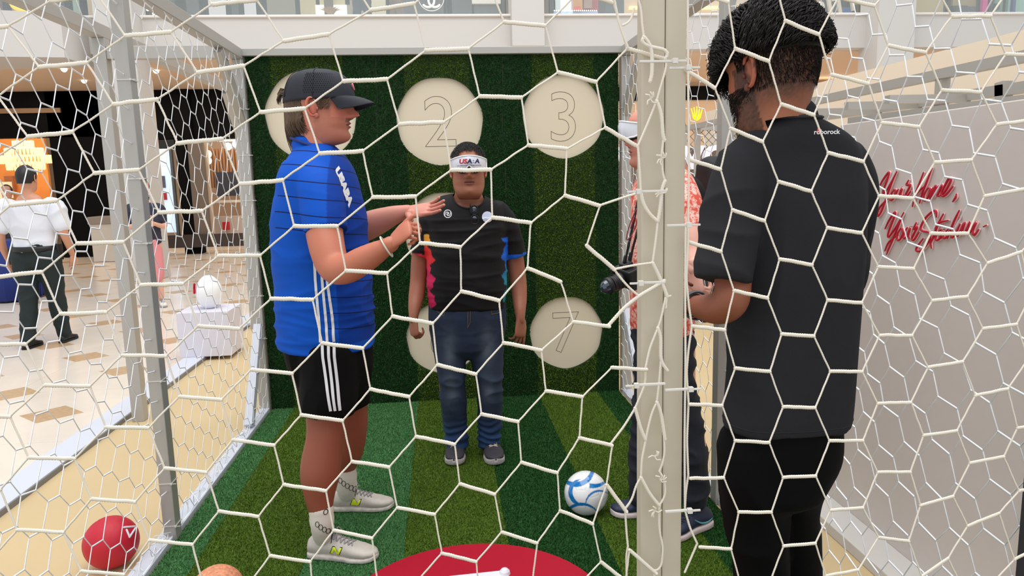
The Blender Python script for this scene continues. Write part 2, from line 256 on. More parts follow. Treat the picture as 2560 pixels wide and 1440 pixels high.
# ---------------- turf ----------------
CS = {'dark': rgb(36, 88, 34), 'olive': rgb(92, 122, 34), 'mint_sheen': rgb(84, 140, 82)}  # mint tone: sheen on the floor turf, painted as paler green strips
def turf_mat(name, c, k=1.0):
    m = mat(name, (0, 0, 0), .75, vcol=False, bump=.6, bump_scale=160, dist=.006); m.node_tree.nodes['Principled BSDF'].inputs['Base Color'].default_value = (c[0] * k, c[1] * k, c[2] * k, 1); m.node_tree.nodes['Principled BSDF'].inputs['Specular IOR Level'].default_value = .2
    return m
M_turf = {k: turf_mat('turf_backing_' + k, CS[k], .55) for k in CS}
M_blade = mat('turf_fibre', (60, 100, 40), .5, vcol=True, spec=.35)
FB = [(-1.245, 'mint_sheen'), (-1.09, 'olive'), (-.63, 'mint_sheen'), (-.215, 'olive'), (.235, 'dark'), (.66, 'olive'), (1.09, 'dark'), (1.255, None)]
WB = [(-1.245, 'dark'), (-1.09, 'olive'), (-.62, 'dark'), (-.215, 'olive'), (.225, 'dark'), (.655, 'olive'), (1.09, 'dark'), (1.262, None)]
turf = MB().box((-1.25, -.6, 0.001), (1.26, 5.06, .006)).build('turf_floor', mat('turf_latex', (24, 44, 20), .8)); tag(turf, kind='structure')
def blades(pos, col, nrm, h, w, seedv, lean=.55):
    rng = np.random.RandomState(seedv); n = len(pos); nrm = np.array(nrm, float)
    t1 = np.array([1., 0, 0]); t2 = np.cross(nrm, t1)
    a = rng.rand(n) * 2 * pi; dirv = np.cos(a)[:, None] * t1 + np.sin(a)[:, None] * t2
    b = rng.rand(n) * 2 * pi; ln = (np.cos(b)[:, None] * t1 + np.sin(b)[:, None] * t2) * (rng.rand(n) * lean)[:, None]
    hh = h * (.6 + .6 * rng.rand(n))[:, None]
    V = np.empty((n, 3, 3)); V[:, 0] = pos - dirv * w / 2; V[:, 1] = pos + dirv * w / 2; V[:, 2] = pos + (nrm + ln) * hh
    me = bpy.data.meshes.new('turf_blades'); me.vertices.add(3 * n); me.vertices.foreach_set('co', V.ravel()); me.loops.add(3 * n); me.loops.foreach_set('vertex_index', np.arange(3 * n)); me.polygons.add(n); me.polygons.foreach_set('loop_start', np.arange(n) * 3); me.update(calc_edges=True)
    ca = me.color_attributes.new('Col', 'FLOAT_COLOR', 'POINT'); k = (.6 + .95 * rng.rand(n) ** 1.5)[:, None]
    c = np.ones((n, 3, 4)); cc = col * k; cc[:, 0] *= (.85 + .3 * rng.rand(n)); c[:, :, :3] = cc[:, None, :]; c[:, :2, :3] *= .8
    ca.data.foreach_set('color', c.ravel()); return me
for k, (x0, kind) in enumerate(FB[:-1]):
    x1 = FB[k + 1][0]
    s = MB().box((x0 + .001, -.6, .004), (x1 - .001, 5.055, .012)).build('turf_strip', M_turf[kind], turf)
    y0 = 1.9; n = int((x1 - x0) * (5.05 - y0) * 40000); rng = np.random.RandomState(k)
    pos = np.c_[x0 + (x1 - x0) * rng.rand(n), y0 + (5.05 - y0) * rng.rand(n), np.full(n, .011)]
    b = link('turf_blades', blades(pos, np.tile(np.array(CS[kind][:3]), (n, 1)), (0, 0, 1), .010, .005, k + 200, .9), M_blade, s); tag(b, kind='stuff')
# ---------------- turf target wall ----------------
wall = thing('target_wall', 'green turf target wall with seven round cream targets at the back of the cage', 'wall', loc=(0, 5.1, 0))
WI = Matrix.Translation((0, -5.1, 0))
def inw(mb): return mb.xf(WI)
inw(MB().box((-1.25, 5.105, 0), (1.262, 5.125, 2.43))).build('backing_board', M_cream, wall)
CIR = []
for px, py, rx, ry, num in [(777, 290, 110, 107, '1'), (1100, 303, 104, 108, '2'), (1409, 291, 100, 106, '3'), (1113, 582, 101, 103, '4'), (797, 850, 96, 95, '5'), (1108, 845, 90, 97, '6'), (1416, 832, 96, 96, '7')]:
    c = at(px, py, 5.07); CIR.append((c.x, c.z, (rx + ry) / 2 / 1800 * 5.0, num))
SE = [-1.25, -.405, .45, 1.262]
def inC(x, z, g=0): return any((x - a) ** 2 + (z - b) ** 2 < (r + g) ** 2 for a, b, r, _ in CIR)
for k in range(3):
    x0, x1 = SE[k] + .001, SE[k + 1] - .001; bm = bmesh.new()
    outer = [(x0, .0), (x1, .0), (x1, 2.425), (x0, 2.425)]; loops = [outer]
    for a, b, r, _ in CIR:
        if x0 < a < x1: loops.append([(a + (r + .004 * math.sin(9 * t)) * math.cos(t), b + (r + .004 * math.sin(7 * t)) * math.sin(t)) for t in [2 * pi * i / 72 for i in range(72)]])
    es = []
    for lp in loops:
        vs = [bm.verts.new((x, 5.07, z)) for x, z in lp]
        es += [bm.edges.new((vs[i], vs[(i + 1) % len(vs)])) for i in range(len(vs))]
    bmesh.ops.triangle_fill(bm, edges=es, use_beauty=True)
    r = bmesh.ops.extrude_face_region(bm, geom=list(bm.faces)); bmesh.ops.translate(bm, verts=[v for v in r['geom'] if isinstance(v, bmesh.types.BMVert)], vec=(0, .035, 0))
    bmesh.ops.recalc_face_normals(bm, faces=bm.faces); bmesh.ops.translate(bm, verts=bm.verts, vec=(0, -5.1, 0))
    me = bpy.data.meshes.new('turf_panel'); bm.to_mesh(me); bm.free()
    pn = link('turf_panel', me, mat('wall_turf_latex', (26, 52, 22), .8), wall)
    n = int((x1 - x0) * 2.42 * 60000); rng = np.random.RandomState(50 + k)
    X = x0 + (x1 - x0) * rng.rand(n); Z = 2.425 * rng.rand(n); keep = np.ones(n, bool)
    for a, b, r_, _ in CIR: keep &= (X - a) ** 2 + (Z - b) ** 2 > r_ * r_
    for s_ in (SE[1], SE[2]): keep &= (np.abs(X - s_ - .004 * np.sin(Z * 9)) > .003)
    X = X[keep]; Z = Z[keep]; cc = np.zeros((len(X), 3))
    for q, (wx, kd) in enumerate(WB[:-1]): cc[(X >= wx) & (X < WB[q + 1][0] + .01)] = CS[kd][:3]
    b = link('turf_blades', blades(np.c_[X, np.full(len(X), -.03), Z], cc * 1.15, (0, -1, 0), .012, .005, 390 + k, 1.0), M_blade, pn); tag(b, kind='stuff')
for a, b, r, num in CIR:
    d = MB(); R = []
    for rr, yy in ((r * 1.02, 5.104), (r * 1.02, 5.088), (r * .2, 5.088)): R.append([(a + rr * math.cos(2 * pi * i / 64), yy, b + rr * math.sin(2 * pi * i / 64)) for i in range(64)])
    d.rings(R); dd = inw(d).build('target_disc', M_cream, wall, False)
    if num in '1234567':
        # engraved outline of the number: a ring strip around the glyph outline
        c = bpy.data.curves.new('n', 'FONT'); c.body = num; c.size = .46 * (r / .28); c.align_x = 'CENTER'; c.fill_mode = 'NONE'; c.bevel_depth = .0016; c.resolution_u = 6
        o = bpy.data.objects.new('n', c); COL.objects.link(o); bpy.context.view_layer.update(); me = bpy.data.meshes.new_from_object(o.evaluated_get(bpy.context.evaluated_depsgraph_get())); bpy.data.objects.remove(o)
        xs = [v.co.x for v in me.vertices]; ys = [v.co.y for v in me.vertices]; cx = (min(xs) + max(xs)) / 2; cy = (min(ys) + max(ys)) / 2; hh = max(ys) - min(ys); k = (.34 if num in '23' else .30) / hh
        for v in me.vertices: v.co = (a + (v.co.x - cx) * k * 1.0, -.0125 + v.co.z * .5, b + (v.co.y - cy) * k)
        link('number_outline', me, M_line, dd)
# ---------------- cage frames ----------------
fr = thing('cage_frame', 'grey aluminium frame of the turf football cage, inner frame around the net', 'frame', loc=(0, 0, 0))
def part(name, mb, m=M_alu, parent=fr, bv=.003): return mb.build(name, m, parent, bevel=bv)
ZT = 2.435
for X in (-1.29, 1.31):
    part('post', MB().box((X - .005 if X < 0 else X - .05, 3.17, .0), (X + .05 if X < 0 else X + .005, 3.235, ZT - .035)))
    part('post', MB().box((X - .035, 5.03, .0), (X + .035, 5.1, ZT - .035)))
    part('top_rail', MB().box((X - .035, .4, ZT - .035), (X + .035, 5.1, ZT + .03)))
    part('bottom_rail', MB().box((X - .035, .4, .0), (X + .035, 5.03, .03)), M_strip)
    part('corner_brace', MB().bar((X, 4.62, ZT - .04), (X, 5.05, 2.02), .05, .07, up=(0, 1, 1)))
    part('foot_brace', MB().bar((X, 4.62, .04), (X, 5.04, .62), .05, .07, up=(0, 1, -1)), M_strip)
part('back_beam', MB().box((-1.325, 5.03, ZT - .015), (1.345, 5.1, ZT + .032)))
M_post = mat('warm_grey_post', (192, 182, 164), .5)
p = part('front_post', MB().box((.3275, 1.162, 0), (.3655, 1.192, ZT)), M_post)
p2 = part('front_post', MB().box((.3665, 1.1635, 0), (.4015, 1.197, ZT)), M_post)
part('front_post', MB().box((1.262, 1.33, 0), (1.33, 1.40, ZT)), M_shaded)['label'] = 'dark grey front corner post'
part('front_rail', MB().box((-1.6, 1.16, ZT), (1.33, 1.22, ZT + .06)))
of = thing('outer_frame', 'second grey aluminium frame standing outside the cage on the left', 'frame')
X = -2.12
for (a, b) in (((X - .04, 4.97, 0), (X + .04, 5.05, 2.53)), ((X - .04, 8.1, 0), (X + .04, 8.18, 2.53))): MB().box(a, b).build('post', M_alu, of, bevel=.003)
MB().box((X - .04, 2.4, 2.53), (X + .04, 8.2, 2.61)).build('top_rail', M_alu, of, bevel=.003)
MB().box((X + .04, 4.98, 2.40), (-1.345, 5.04, 2.48)).build('cross_rail', M_alu, of, bevel=.003)
MB().bar((X, 7.7, 2.52), (X, 8.12, 2.1), .05, .06).build('corner_brace', M_alu, of)
# ---------------- braided nets ----------------
def seg(mb, p, q, thick, hero):
    p = Vector(p); q = Vector(q); d = (q - p)
    if hero:
        n = max(6, int(d.length / 0.002)); pts = [p + d * (i / n) for i in range(n + 1)]
        jit = [pt + Vector((noise.noise(pt * 60) * .0005, 0, noise.noise(pt * 60 + Vector((5, 5, 5))) * .0009)) for pt in pts]
        mb.tube(jit, [(.0033, .0021)] * len(pts) if thick else .00155, 6, side=None if not thick else d.cross(Vector((0, 1, 0))), braid=.13)
    else: mb.tube([p, q], .0042 if thick else .003, 5)
def lattice_net(mb, T, Y, hero):
    D = {(t[0], t[1]): t for t in T}
    yf = (lambda x, z: Y + .012 * math.sin(x * 5 + z * 3)) if not callable(Y) else Y
    def P(x, z): x /= 1000; z /= 1000; return Vector((x, yf(x, z), z))
    for (i, j), t in D.items():
        l = P(t[2], t[3]); r = P(t[4], t[5]); seg(mb, l, r, True, hero)
        for dd in ((1, 0), (0, 1)):
            u = D.get((i + dd[0], j + dd[1]))
            if u and not (dd == (1, 0) and (i, j) in SKIP10) and not (dd == (0, 1) and (i, j) in SKIP01): seg(mb, r, P(u[2], u[3]), False, hero)
        mb.sphere(l, 0.0028, 8, 6); mb.sphere(r, 0.0028, 8, 6)
SKIP10 = {(0, 4), (0, 5), (1, 5), (0, 6), (-1, 7), (-1, 8), (-1, 9), (-2, 9), (-2, 10), (1, 4), (2, 2)}; SKIP01 = {(1, 5), (0, 7), (-1, 9), (2, 3), (0, 6), (1, 4), (3, 2), (3, 1), (-1, 10)}
SKIP01 -= {(3, 1), (1, 4)}; SKIP10 -= {(0, 4), (2, 2), (0, 6), (-1, 7), (-1, 8), (-2, 9), (-2, 10)}
mb = MB(); lattice_net(mb, NETA, 1.15, True)
for k, pts in STR:
    P_ = [Vector((x / 1000 * 1.147 / 1.1, 1.147, CAMZ + (z / 1000 - CAMZ) * 1.147 / 1.1)) for x, z in pts]
    mb2 = MB(); 
    Q = [P_[0]]
    for a_, b_ in zip(P_[:-1], P_[1:]):
        nn = max(2, int((b_ - a_).length / .006)); 
        for s_ in range(1, nn + 1): Q.append(a_.lerp(b_, s_ / nn))
    for _ in range(3): Q = [Q[0]] + [(Q[i - 1] + Q[i] * 2 + Q[i + 1]) / 4 for i in range(1, len(Q) - 1)] + [Q[-1]]
    mb.tube(Q, .0031 if k else .0019, 6, sub=3, braid=.13)
for x, z in ((.341, 1.605), (.3415, 1.552), (.332, 1.125), (.333, 1.03), (.341, 1.085), (.323, 1.695)):
    for q in range(5): a_ = random.random() * 6.28; c_ = Vector((x * 1.147 / 1.1, 1.145, CAMZ + (z - CAMZ) * 1.147 / 1.1)); mb.tube([c_, c_ + Vector((math.cos(a_) * .006, -.003, math.sin(a_) * .006)), c_ + Vector((math.cos(a_ + .5) * .011, -.003, math.sin(a_ + .5) * .01))], .0013, 5)
net = mb.build('front_net', M_net, None, True); tag(net, 'cream braided hexagonal net stretched across the front left of the cage, nearest the viewer', 'net')
SKIP10 = set(); SKIP01 = set()
mb = MB(); lattice_net(mb, NETB, 1.15, True)
n2 = mb.build('front_net', M_net, None, True); tag(n2, 'cream braided net right of the wide post, before the man in charcoal tee', 'net')
for k, (xa, xb, z) in enumerate([(.306, .36, 1.75), (.352, .381, 1.74), (.304, .348, 1.556), (.35, .385, 1.502), (.308, .348, 1.413), (.301, .349, 1.247), (.349, .391, 1.236), (.351, .392, 1.027)]):
    t = MB().box((xa, 1.096, z - .0018), (xb, 1.101, z + .0018)); left = k in (2, 4, 5); hx = xa if left else xb
    t.box((hx - .004, 1.092, z - .004), (hx + .004, 1.1, z + .004)); t.box((hx + (-.018 if left else .004), 1.094, z - .0016), (hx + (-.004 if left else .018), 1.097, z + .0016))
    t.build('cable_tie', M_tie, p, bevel=.0006)
def side_net(X, ya, yb, a, b, e, z0, z1, m, label, bow=0.0, r=.0023):
    mb = MB(); Ls = {}
    def Pp(y, z):
        q = Vector((y * 1.3, z * 1.3, X)); return Vector((X + bow * math.sin(y * 2.1 + z) * .5 + .006 * noise.noise(q * 7), y + .016 * noise.noise(q * 2.2), z + .016 * noise.noise(q * 2.2 + Vector((9, 9, 9)))))
    for i in range(-60, 61):
        for j in range(-60, 61):
            y = ya + i * a[0] + j * b[0]; z = 1.2 + i * a[1] + j * b[1]
            if min(ya, yb) - .06 < y < max(ya, yb) + .06 and z0 - .06 < z < z1 + .06: Ls[(i, j)] = (y, z)
    def cl(p): return Vector((p.x, min(max(p.y, min(ya, yb)), max(ya, yb)), min(max(p.z, z0), z1)))
    for (i, j), (y, z) in Ls.items():
        l = cl(Pp(y, z)); rr = cl(Pp(y + e[0], z + e[1])); mb.tube([l, rr], (r * 1.35, r * .9) if False else r * 1.3, 6)
        for d in ((1, 0), (0, 1)):
            u = Ls.get((i + d[0], j + d[1]))
            if u: mb.tube([rr, cl(Pp(*u))], r * .8, 5)
    o = mb.build('side_net', m, None, True); return tag(o, label, 'net')
side_net(-1.262, 1.3, 5.05, (.12, .066), (.12, -.072), (.072, -.012), .03, 2.42, M_netb, 'white hexagonal net along the left side of the cage')
side_net(1.285, 5.05, 1.3, (-.108, .05), (-.094, -.074), (-.066, -.012), .03, 2.42, M_netb, 'white hexagonal net along the right side of the cage, before the slogan board', bow=.03, r=.0021)
# zip ties and loose cord ends on the cage
def tie_on(par, x0, x1, y0, y1, z):
    t = MB(); e = .003
    t.box((x0 - e, y0 - e, z - .002), (x1 + e, y0, z + .002)); t.box((x0 - e, y1, z - .002), (x1 + e, y1 + e, z + .002)); t.box((x0 - e, y0, z - .002), (x0, y1, z + .002)); t.box((x1, y0, z - .002), (x1 + e, y1, z + .002)); t.box((x1 - .002, y0 - .010, z - .0035), (x1 + .006, y0 - e, z + .0035)); t.box((x1 + .006, y0 - .006, z - .0016), (x1 + .022, y0 - .004, z + .0016))
    t.build('cable_tie', M_tie, par)
posts = [c for c in fr.children if c.name.startswith('post')]
for pz in (.08, .28, .75, 1.35, 1.62, 2.02): tie_on(posts[0], -1.295, -1.24, 3.17, 3.235, pz)
for pz in (.5, .8, 1.1, 1.45, 1.75, 2.05): tie_on(posts[1], -1.325, -1.255, 5.03, 5.1, pz + .03); tie_on(posts[3], 1.275, 1.345, 5.03, 5.1, pz)
lc_ = MB(); rg_ = random.Random(8)
for i in range(26):
    y = 2.7 + i * .088; c_ = Vector((-1.27, y, .035)); L_ = [c_ + Vector((rg_.uniform(-.03, .02), rg_.uniform(-.05, .05), rg_.uniform(0, .07))) for _ in range(4)]; lc_.tube([c_] + L_, .0019, 5, sub=5)
for i in range(12):
    z = rg_.uniform(1.75, 2.1); y = rg_.uniform(4.3, 5.0); c_ = Vector((1.28, y, z)); lc_.tube([c_] + [c_ + Vector((rg_.uniform(-.03, .03), rg_.uniform(-.09, .09), rg_.uniform(-.14, .1))) for _ in range(4)], .0022, 5, sub=5)
lc_.build('loose_cord', M_netb, fr, True)['kind'] = 'stuff'
# ---------------- slogan board ----------------
sb = thing('slogan_board', 'tall warm grey board with raised red script slogan beside the cage', 'sign board', loc=(1.85, 2, 0))
SBI = Matrix.Translation((-1.85, -2, 0))
MB().box((1.79, .3, .0), (1.9, 3.13, 1.783)).xf(SBI).build('board', M_sign, sb, bevel=.004)
MB().box((1.64, .3, 0), (1.79, 3.12, .05)).xf(SBI).build('plinth', M_white, sb, bevel=.004)
# raised script lettering of the board, one letter per object
def cpx(x, y): return atx(2150 + x / 5.76, 400 + y / 5.76, 1.784)
LET = [[[(290,385),(340,290),(420,180),(430,200),(400,300),(350,430),(345,480),(380,450),(460,330),(540,165)],[(540,165),(480,300),(400,520),(330,720),(275,805),(262,780),(290,690),(370,600),(450,520)]],
[[(490,440),(460,500),(450,570),(480,570),(520,500),(530,440),(500,430),(490,440)]],
[[(560,420),(530,500),(540,545),(580,500),(620,400),(600,480),(605,540),(640,500)]],
[[(710,290),(680,360),(740,355),(700,440),(670,500),(690,520),(740,450)]],
[[(925,180),(860,360),(800,520),(765,670)],[(790,530),(870,440),(950,370)],[(1050,110),(980,300),(920,450),(865,620)]],
[[(990,400),(940,490),(930,570),(960,580),(1010,500),(1030,420),(990,400)]],
[[(1060,400),(1020,550),(1100,370),(1090,420),(1060,540),(1130,400),(1190,360),(1170,420),(1130,510),(1160,520)]],
[[(1160,520),(1240,450),(1310,330),(1325,270),(1290,270),(1240,360),(1190,470),(1210,520),(1270,480),(1350,380)]],
[[(1400,490),(1390,540),(1345,600)]],
[[(370,990),(430,870),(510,755),(520,780),(480,890),(420,1050),(420,1110),(480,1040),(560,920),(640,755)],[(640,755),(560,960),(470,1180),(390,1360)],[(365,1310),(430,1180),(560,1080)]],
[[(600,980),(550,1070),(555,1150),(590,1140),(630,1060),(620,990),(600,980)]],
[[(690,970),(640,1080),(650,1130),(700,1080),(740,970),(710,1080),(720,1130)]],
[[(820,900),(780,1000),(840,960),(790,1060),(760,1130),(790,1150),(860,1040)]],
[[(1110,820),(1110,740),(1060,740),(960,830),(890,960),(910,1020),(1000,1040),(1030,1080),(1000,1180),(900,1300),(830,1310),(830,1260),(920,1130)]],
[[(1210,775),(1130,940),(1060,1130),(1030,1190),(1040,1270)],[(1060,990),(1160,900),(1280,870)]],
[[(1180,1000),(1110,1080),(1110,1150),(1160,1130),(1210,1010),(1180,1130)]],
[[(1440,725),(1360,900),(1270,1130)],[(1290,990),(1220,1060),(1215,1120),(1260,1110),(1320,1010)]],
[[(1380,960),(1330,1090),(1350,1110),(1400,1040)],[(1448,825),(1435,860)]],
[[(1450,920),(1400,1060),(1430,1080),(1500,940),(1520,910),(1470,1060),(1490,1070)]],
[[(1590,890),(1530,1060),(1620,920),(1580,1060),(1690,890),(1640,1010),(1660,1080),(1720,1000)]],
[[(1790,960),(1830,940)]]]
M_pinkedge = mat('pink_white_letter_edge', (246, 196, 196), .5); M_letter = mat('crimson_letter', (190, 16, 48), .4)
for lt in LET:
    a = MB(); b = MB()
    for st in lt:
        P_ = [cpx(*p) for p in st]; n_ = len(P_)
        dn = [(.0050 if (0 < i < n_ - 1) else .0026) for i in range(n_)]
        a.tube([p + Vector((-.006, 0, 0)) for p in P_], [(r, .004) for r in dn], 8, side=(0, -.4, 1), sub=4) if False else a.tube([p + Vector((-.003, 0, 0)) for p in P_], [r * .9 for r in dn], 8, sub=4)
        b.tube([p + Vector((.0015, 0, 0)) for p in P_], [r * 1.2 for r in dn], 8, sub=4)
    o = a.xf(SBI).build('letter', M_letter, sb, True); b.xf(SBI).build('letter_edge', M_pinkedge, o, True)
# ---------------- mall behind ----------------
wb = thing('wall_back', None, None); tag(wb, kind='structure')
def pan(a, b, col, y0=-140, y1=44, Y=16.0, m=None, name='shop_panel', d=.08, **k):
    p0 = at(a, y1, Y); p1 = at(b, y0, Y)
    mm = m or mat('panel_%02x%02x%02x%s' % (*col, 'e' if k else ''), col, .5, **k)
    return MB().box((p0.x, Y, min(p0.z, p1.z)), (p1.x, Y + d, max(p0.z, p1.z))).build(name, mm, wb)
# mezzanine slab, parapet and soffit
x0 = at(-600, 100, 13.3).x; x1 = at(3200, 100, 13.3).x
MB().box((-20, 13.3, 3.85), (24, 13.6, 4.43)).build('parapet', M_white, wb)
MB().box((-20, 13.24, 4.43), (24, 13.64, 4.47)).build('parapet_rail', mat('bright_rail', (236, 232, 228), .5), wb, bevel=.015)
MB().box((-20, 13.6, 3.84), (24, 20, 3.9)).build('soffit', M_soff, wb)
MB().box((-20, 13.6, 4.30), (24, 16.1, 4.34)).build('upper_floor', M_soff, wb)
MB().box((-20, 13.6, 4.47), (24, 13.62, 5.5)).build('glass_balustrade', M_glassw, wb)
MB().box((-20, 16.3, 4.3), (24, 16.5, 9)).build('upper_wall', mat('upper_shop_wall', (150, 140, 126), .7), wb)
for a, b, dy in ((1280, 1361, 13.0), (235, 332, 12.9), (2196, 2288, 12.9)):
    p0 = at(a, 60, dy); p1 = at(b, 60, dy); MB().box((p0.x, dy, 0 if a != 1280 else 4.0 - .12), (p1.x, dy + .6, 9)).build('column', M_white, wb)
q = at(345, 300, 15.5); MB().box((q.x, 15.5, 0), (at(372, 300, 15.5).x, 15.9, 3.84)).build('pilaster', mat('beige_pilaster', (226, 208, 184), .6), wb)
# left projecting bulkhead
pl = at(150, 38, 12.4); MB().add([(pl.x, 12.4, 3.65), (pl.x, 12.4, 4.32), (-14, 10.6, 4.40), (-14, 10.6, 3.55), (pl.x, 13.4, 3.65), (pl.x, 13.4, 4.32), (-14, 13.4, 4.40), (-14, 13.4, 3.55)], [(0, 1, 2, 3), (7, 6, 5, 4), (0, 4, 5, 1), (1, 5, 6, 2), (2, 6, 7, 3), (3, 7, 4, 0)]).build('bulkhead', M_white, wb)
for px, py in ((210, 201), (568, 200), (160, 172), (390, 176)):
    c = at(px, py, 15.5); r = _ray(px, py); s = (3.835 - CAMZ) / r[2]; MB().tube([(r[0] * s, r[1] * s, 3.83), (r[0] * s, r[1] * s, 3.85)], .055, 16).build('downlight', mat('downlight_glow', (255, 244, 224), emit=(255, 240, 215), estr=4), wb)
for px in (2010, 2170, 2330, 2480):
    r = _ray(px, 165); s = (3.835 - CAMZ) / r[2]; MB().tube([(r[0] * s, r[1] * s, 3.83), (r[0] * s, r[1] * s, 3.85)], .055, 16).build('downlight', mat('downlight_glow'), wb)
# upper shops
US = [(-500, 10, (92, 66, 50)), (10, 46, (176, 128, 84)), (46, 165, (46, 40, 38)), (165, 202, (138, 160, 148)), (202, 236, (186, 170, 140)), (330, 378, (60, 54, 50)), (378, 440, (50, 60, 52)), (440, 452, (120, 118, 116)), (452, 500, (58, 62, 64)), (500, 508, (90, 70, 54)), (508, 566, (206, 210, 212)), (566, 598, (44, 48, 52)), (598, 642, (202, 206, 210)), (642, 656, (88, 66, 50)), (656, 740, (120, 114, 92)), (740, 790, (178, 168, 124)), (865, 900, (150, 142, 122)), (928, 968, (214, 208, 180)), (966, 976, (84, 60, 44)), (976, 1000, (60, 56, 56)), (1000, 1110, (66, 68, 70)), (1110, 1118, (44, 42, 42)), (1118, 1124, (126, 92, 70)), (1124, 1180, (60, 62, 64)), (1180, 1250, (76, 78, 80)), (1250, 1262, (40, 34, 32)), (1262, 1270, (128, 100, 76)), (1270, 1281, (28, 28, 30)), (1360, 1372, (96, 74, 60)), (1372, 1386, (40, 36, 34)), (1495, 1512, (50, 46, 44)), (1512, 1560, (60, 68, 68)), (1560, 1726, (206, 182, 154)), (1726, 1742, (96, 72, 58)), (1742, 1980, (206, 186, 160)), (1980, 2032, (214, 198, 176)), (2032, 2056, (176, 132, 78)), (2056, 2064, (88, 56, 44)), (2064, 2150, (40, 38, 42)), (2150, 2172, (150, 130, 104)), (2172, 2180, (92, 56, 46)), (2180, 2196, (120, 80, 60)), (2286, 2368, (190, 172, 128)), (2368, 2380, (84, 52, 42)), (2380, 2450, (166, 148, 100)), (2450, 2478, (74, 104, 108)), (2478, 2484, (86, 44, 52)), (2484, 2518, (120, 150, 130)), (2518, 2900, (150, 190, 176))]
for a, b, c in US: pan(a, b, c)
pan(790, 866, (246, 248, 238), 12, 44, 15.9, emit=(246, 248, 236), estr=.5, name='lightbox'); pan(790, 866, (196, 186, 140), -140, 12)
pan(812, 823, (84, 62, 44), Y=15.7)
pan(1385, 1420, (206, 216, 216)); pan(1403, 1430, (246, 250, 252), Y=15.9, emit=(240, 248, 255), estr=.6, name='lightbox'); pan(1428, 1495, (160, 30, 50), -140, 26, 15.9); pan(1434, 1456, (196, 140, 60), -20, 24, 15.8); pan(1460, 1480, (150, 120, 104), -20, 20, 15.8); pan(1436, 1452, (204, 60, 50), 16, 26, 15.75); pan(1385, 1495, (150, 176, 226), 28, 44, 15.9)
pan(1180, 1250, (228, 226, 214), -60, 9, 15.9); pan(1600, 1608, (255, 235, 160), 18, 20, 15.9)
pan(1742, 1850, (255, 236, 150), 15, 22, 15.9, emit=(255, 225, 130), estr=1.5, name='light_strip'); pan(1575, 1612, (255, 236, 150), 15, 22, 15.9, emit=(255, 225, 130), estr=1.5, name='light_strip')
pan(2380, 2420, (60, 56, 40), 14, 44, 15.9); pan(2390, 2440, (84, 76, 84), 16, 44, 15.8); pan(2100, 2130, (40, 96, 160), 18, 44, 15.9); pan(2130, 2145, (140, 170, 60), -20, 12, 15.9)
pan(2455, 2474, (212, 40, 140), -60, 44, 15.8); pan(2530, 2545, (70, 80, 130), -60, 44, 15.8); pan(2488, 2500, (60, 64, 60), 8, 24, 15.8)
def sparkle(pts, r=.03):
    for px, py in pts: MB().sphere(at(px, py, 15.7), r, 8, 6).build('small_lamp', mat('warm_bulb', (255, 250, 220), emit=(255, 246, 205), estr=5), wb)
sparkle([(369, 24), (398, 14), (384, 34), (374, 2)]); sparkle([(1386 + i * 5, 26.5) for i in range(0, 22)], .012); sparkle([(1514 + i * 4.5, 37) for i in range(0, 10)], .012)
M_yel = mat('yellow_sign', (250, 222, 30), .4, emit=(250, 215, 20), estr=.35)
# sign pieces upstairs
g = MB(); c = at(1078, -6, 15.8)
for k in range(2): g.tube([(c.x + .07 + .13 * math.cos(t), 15.8, c.z - .06 + .13 * math.sin(t)) for t in [(.75 if k == 0 else pi - .75 + 0) + (-1 if 0 else 1) * 0 + (i / 20) * (2 * pi - 1.5) + (0 if k == 0 else .0) for i in range(21)]], .024, 8) if k == 0 else g.tube([(c.x - .07 + .13 * math.cos(t), 15.8, c.z - .06 + .13 * math.sin(t)) for t in [-pi + .75 + (i / 20) * (2 * pi - 1.5) for i in range(21)]], .024, 8)
g.tube([(c.x + .265 * math.cos(t) * 1.0, 15.8, c.z + .265 * math.sin(t)) for t in [2 * pi * i / 40 for i in range(41)]], .008, 6)
o = g.build('round_emblem', mat('white_sign', (240, 240, 240), .4, emit=(240, 240, 240), estr=.3), wb)
text_mb('BRITTO', .5, at(2098, 16, 15.7), (1, 0, .22), (-.22, 0, 1), .03, .01).build('gallery_lettering', mat('cream_letters', (222, 212, 190), .5), wb)
t = MB(); c = at(66, 8, 15.6)
t.tube([c + Vector((-.32, 0, .25)), c + Vector((-.25, 0, -.05)), c + Vector((0, 0, -.16)), c + Vector((.25, 0, -.25))], .05, 8, sub=4)
for i in range(5): t.tube([c + Vector((-.2 + .1 * i, 0, -.06 - .02 * i)), c + Vector((-.16 + .1 * i, 0, .12 - .04 * i))], .02, 6)
t.build('yellow_neon_sign', M_yel, wb)
pl = MB(); c = at(826, 30, 15.6)
for i in range(9): a = -1.1 + i * .28; pl.tube([c + Vector((0, 0, -.1)), c + Vector((math.sin(a) * .12, 0, .08 * math.cos(a))), c + Vector((math.sin(a) * .22, 0, .12 * math.cos(a)))], [.012, .018, .003], 5)
pl.build('dried_plant', mat('dried_leaves', (150, 116, 70), .7), wb)
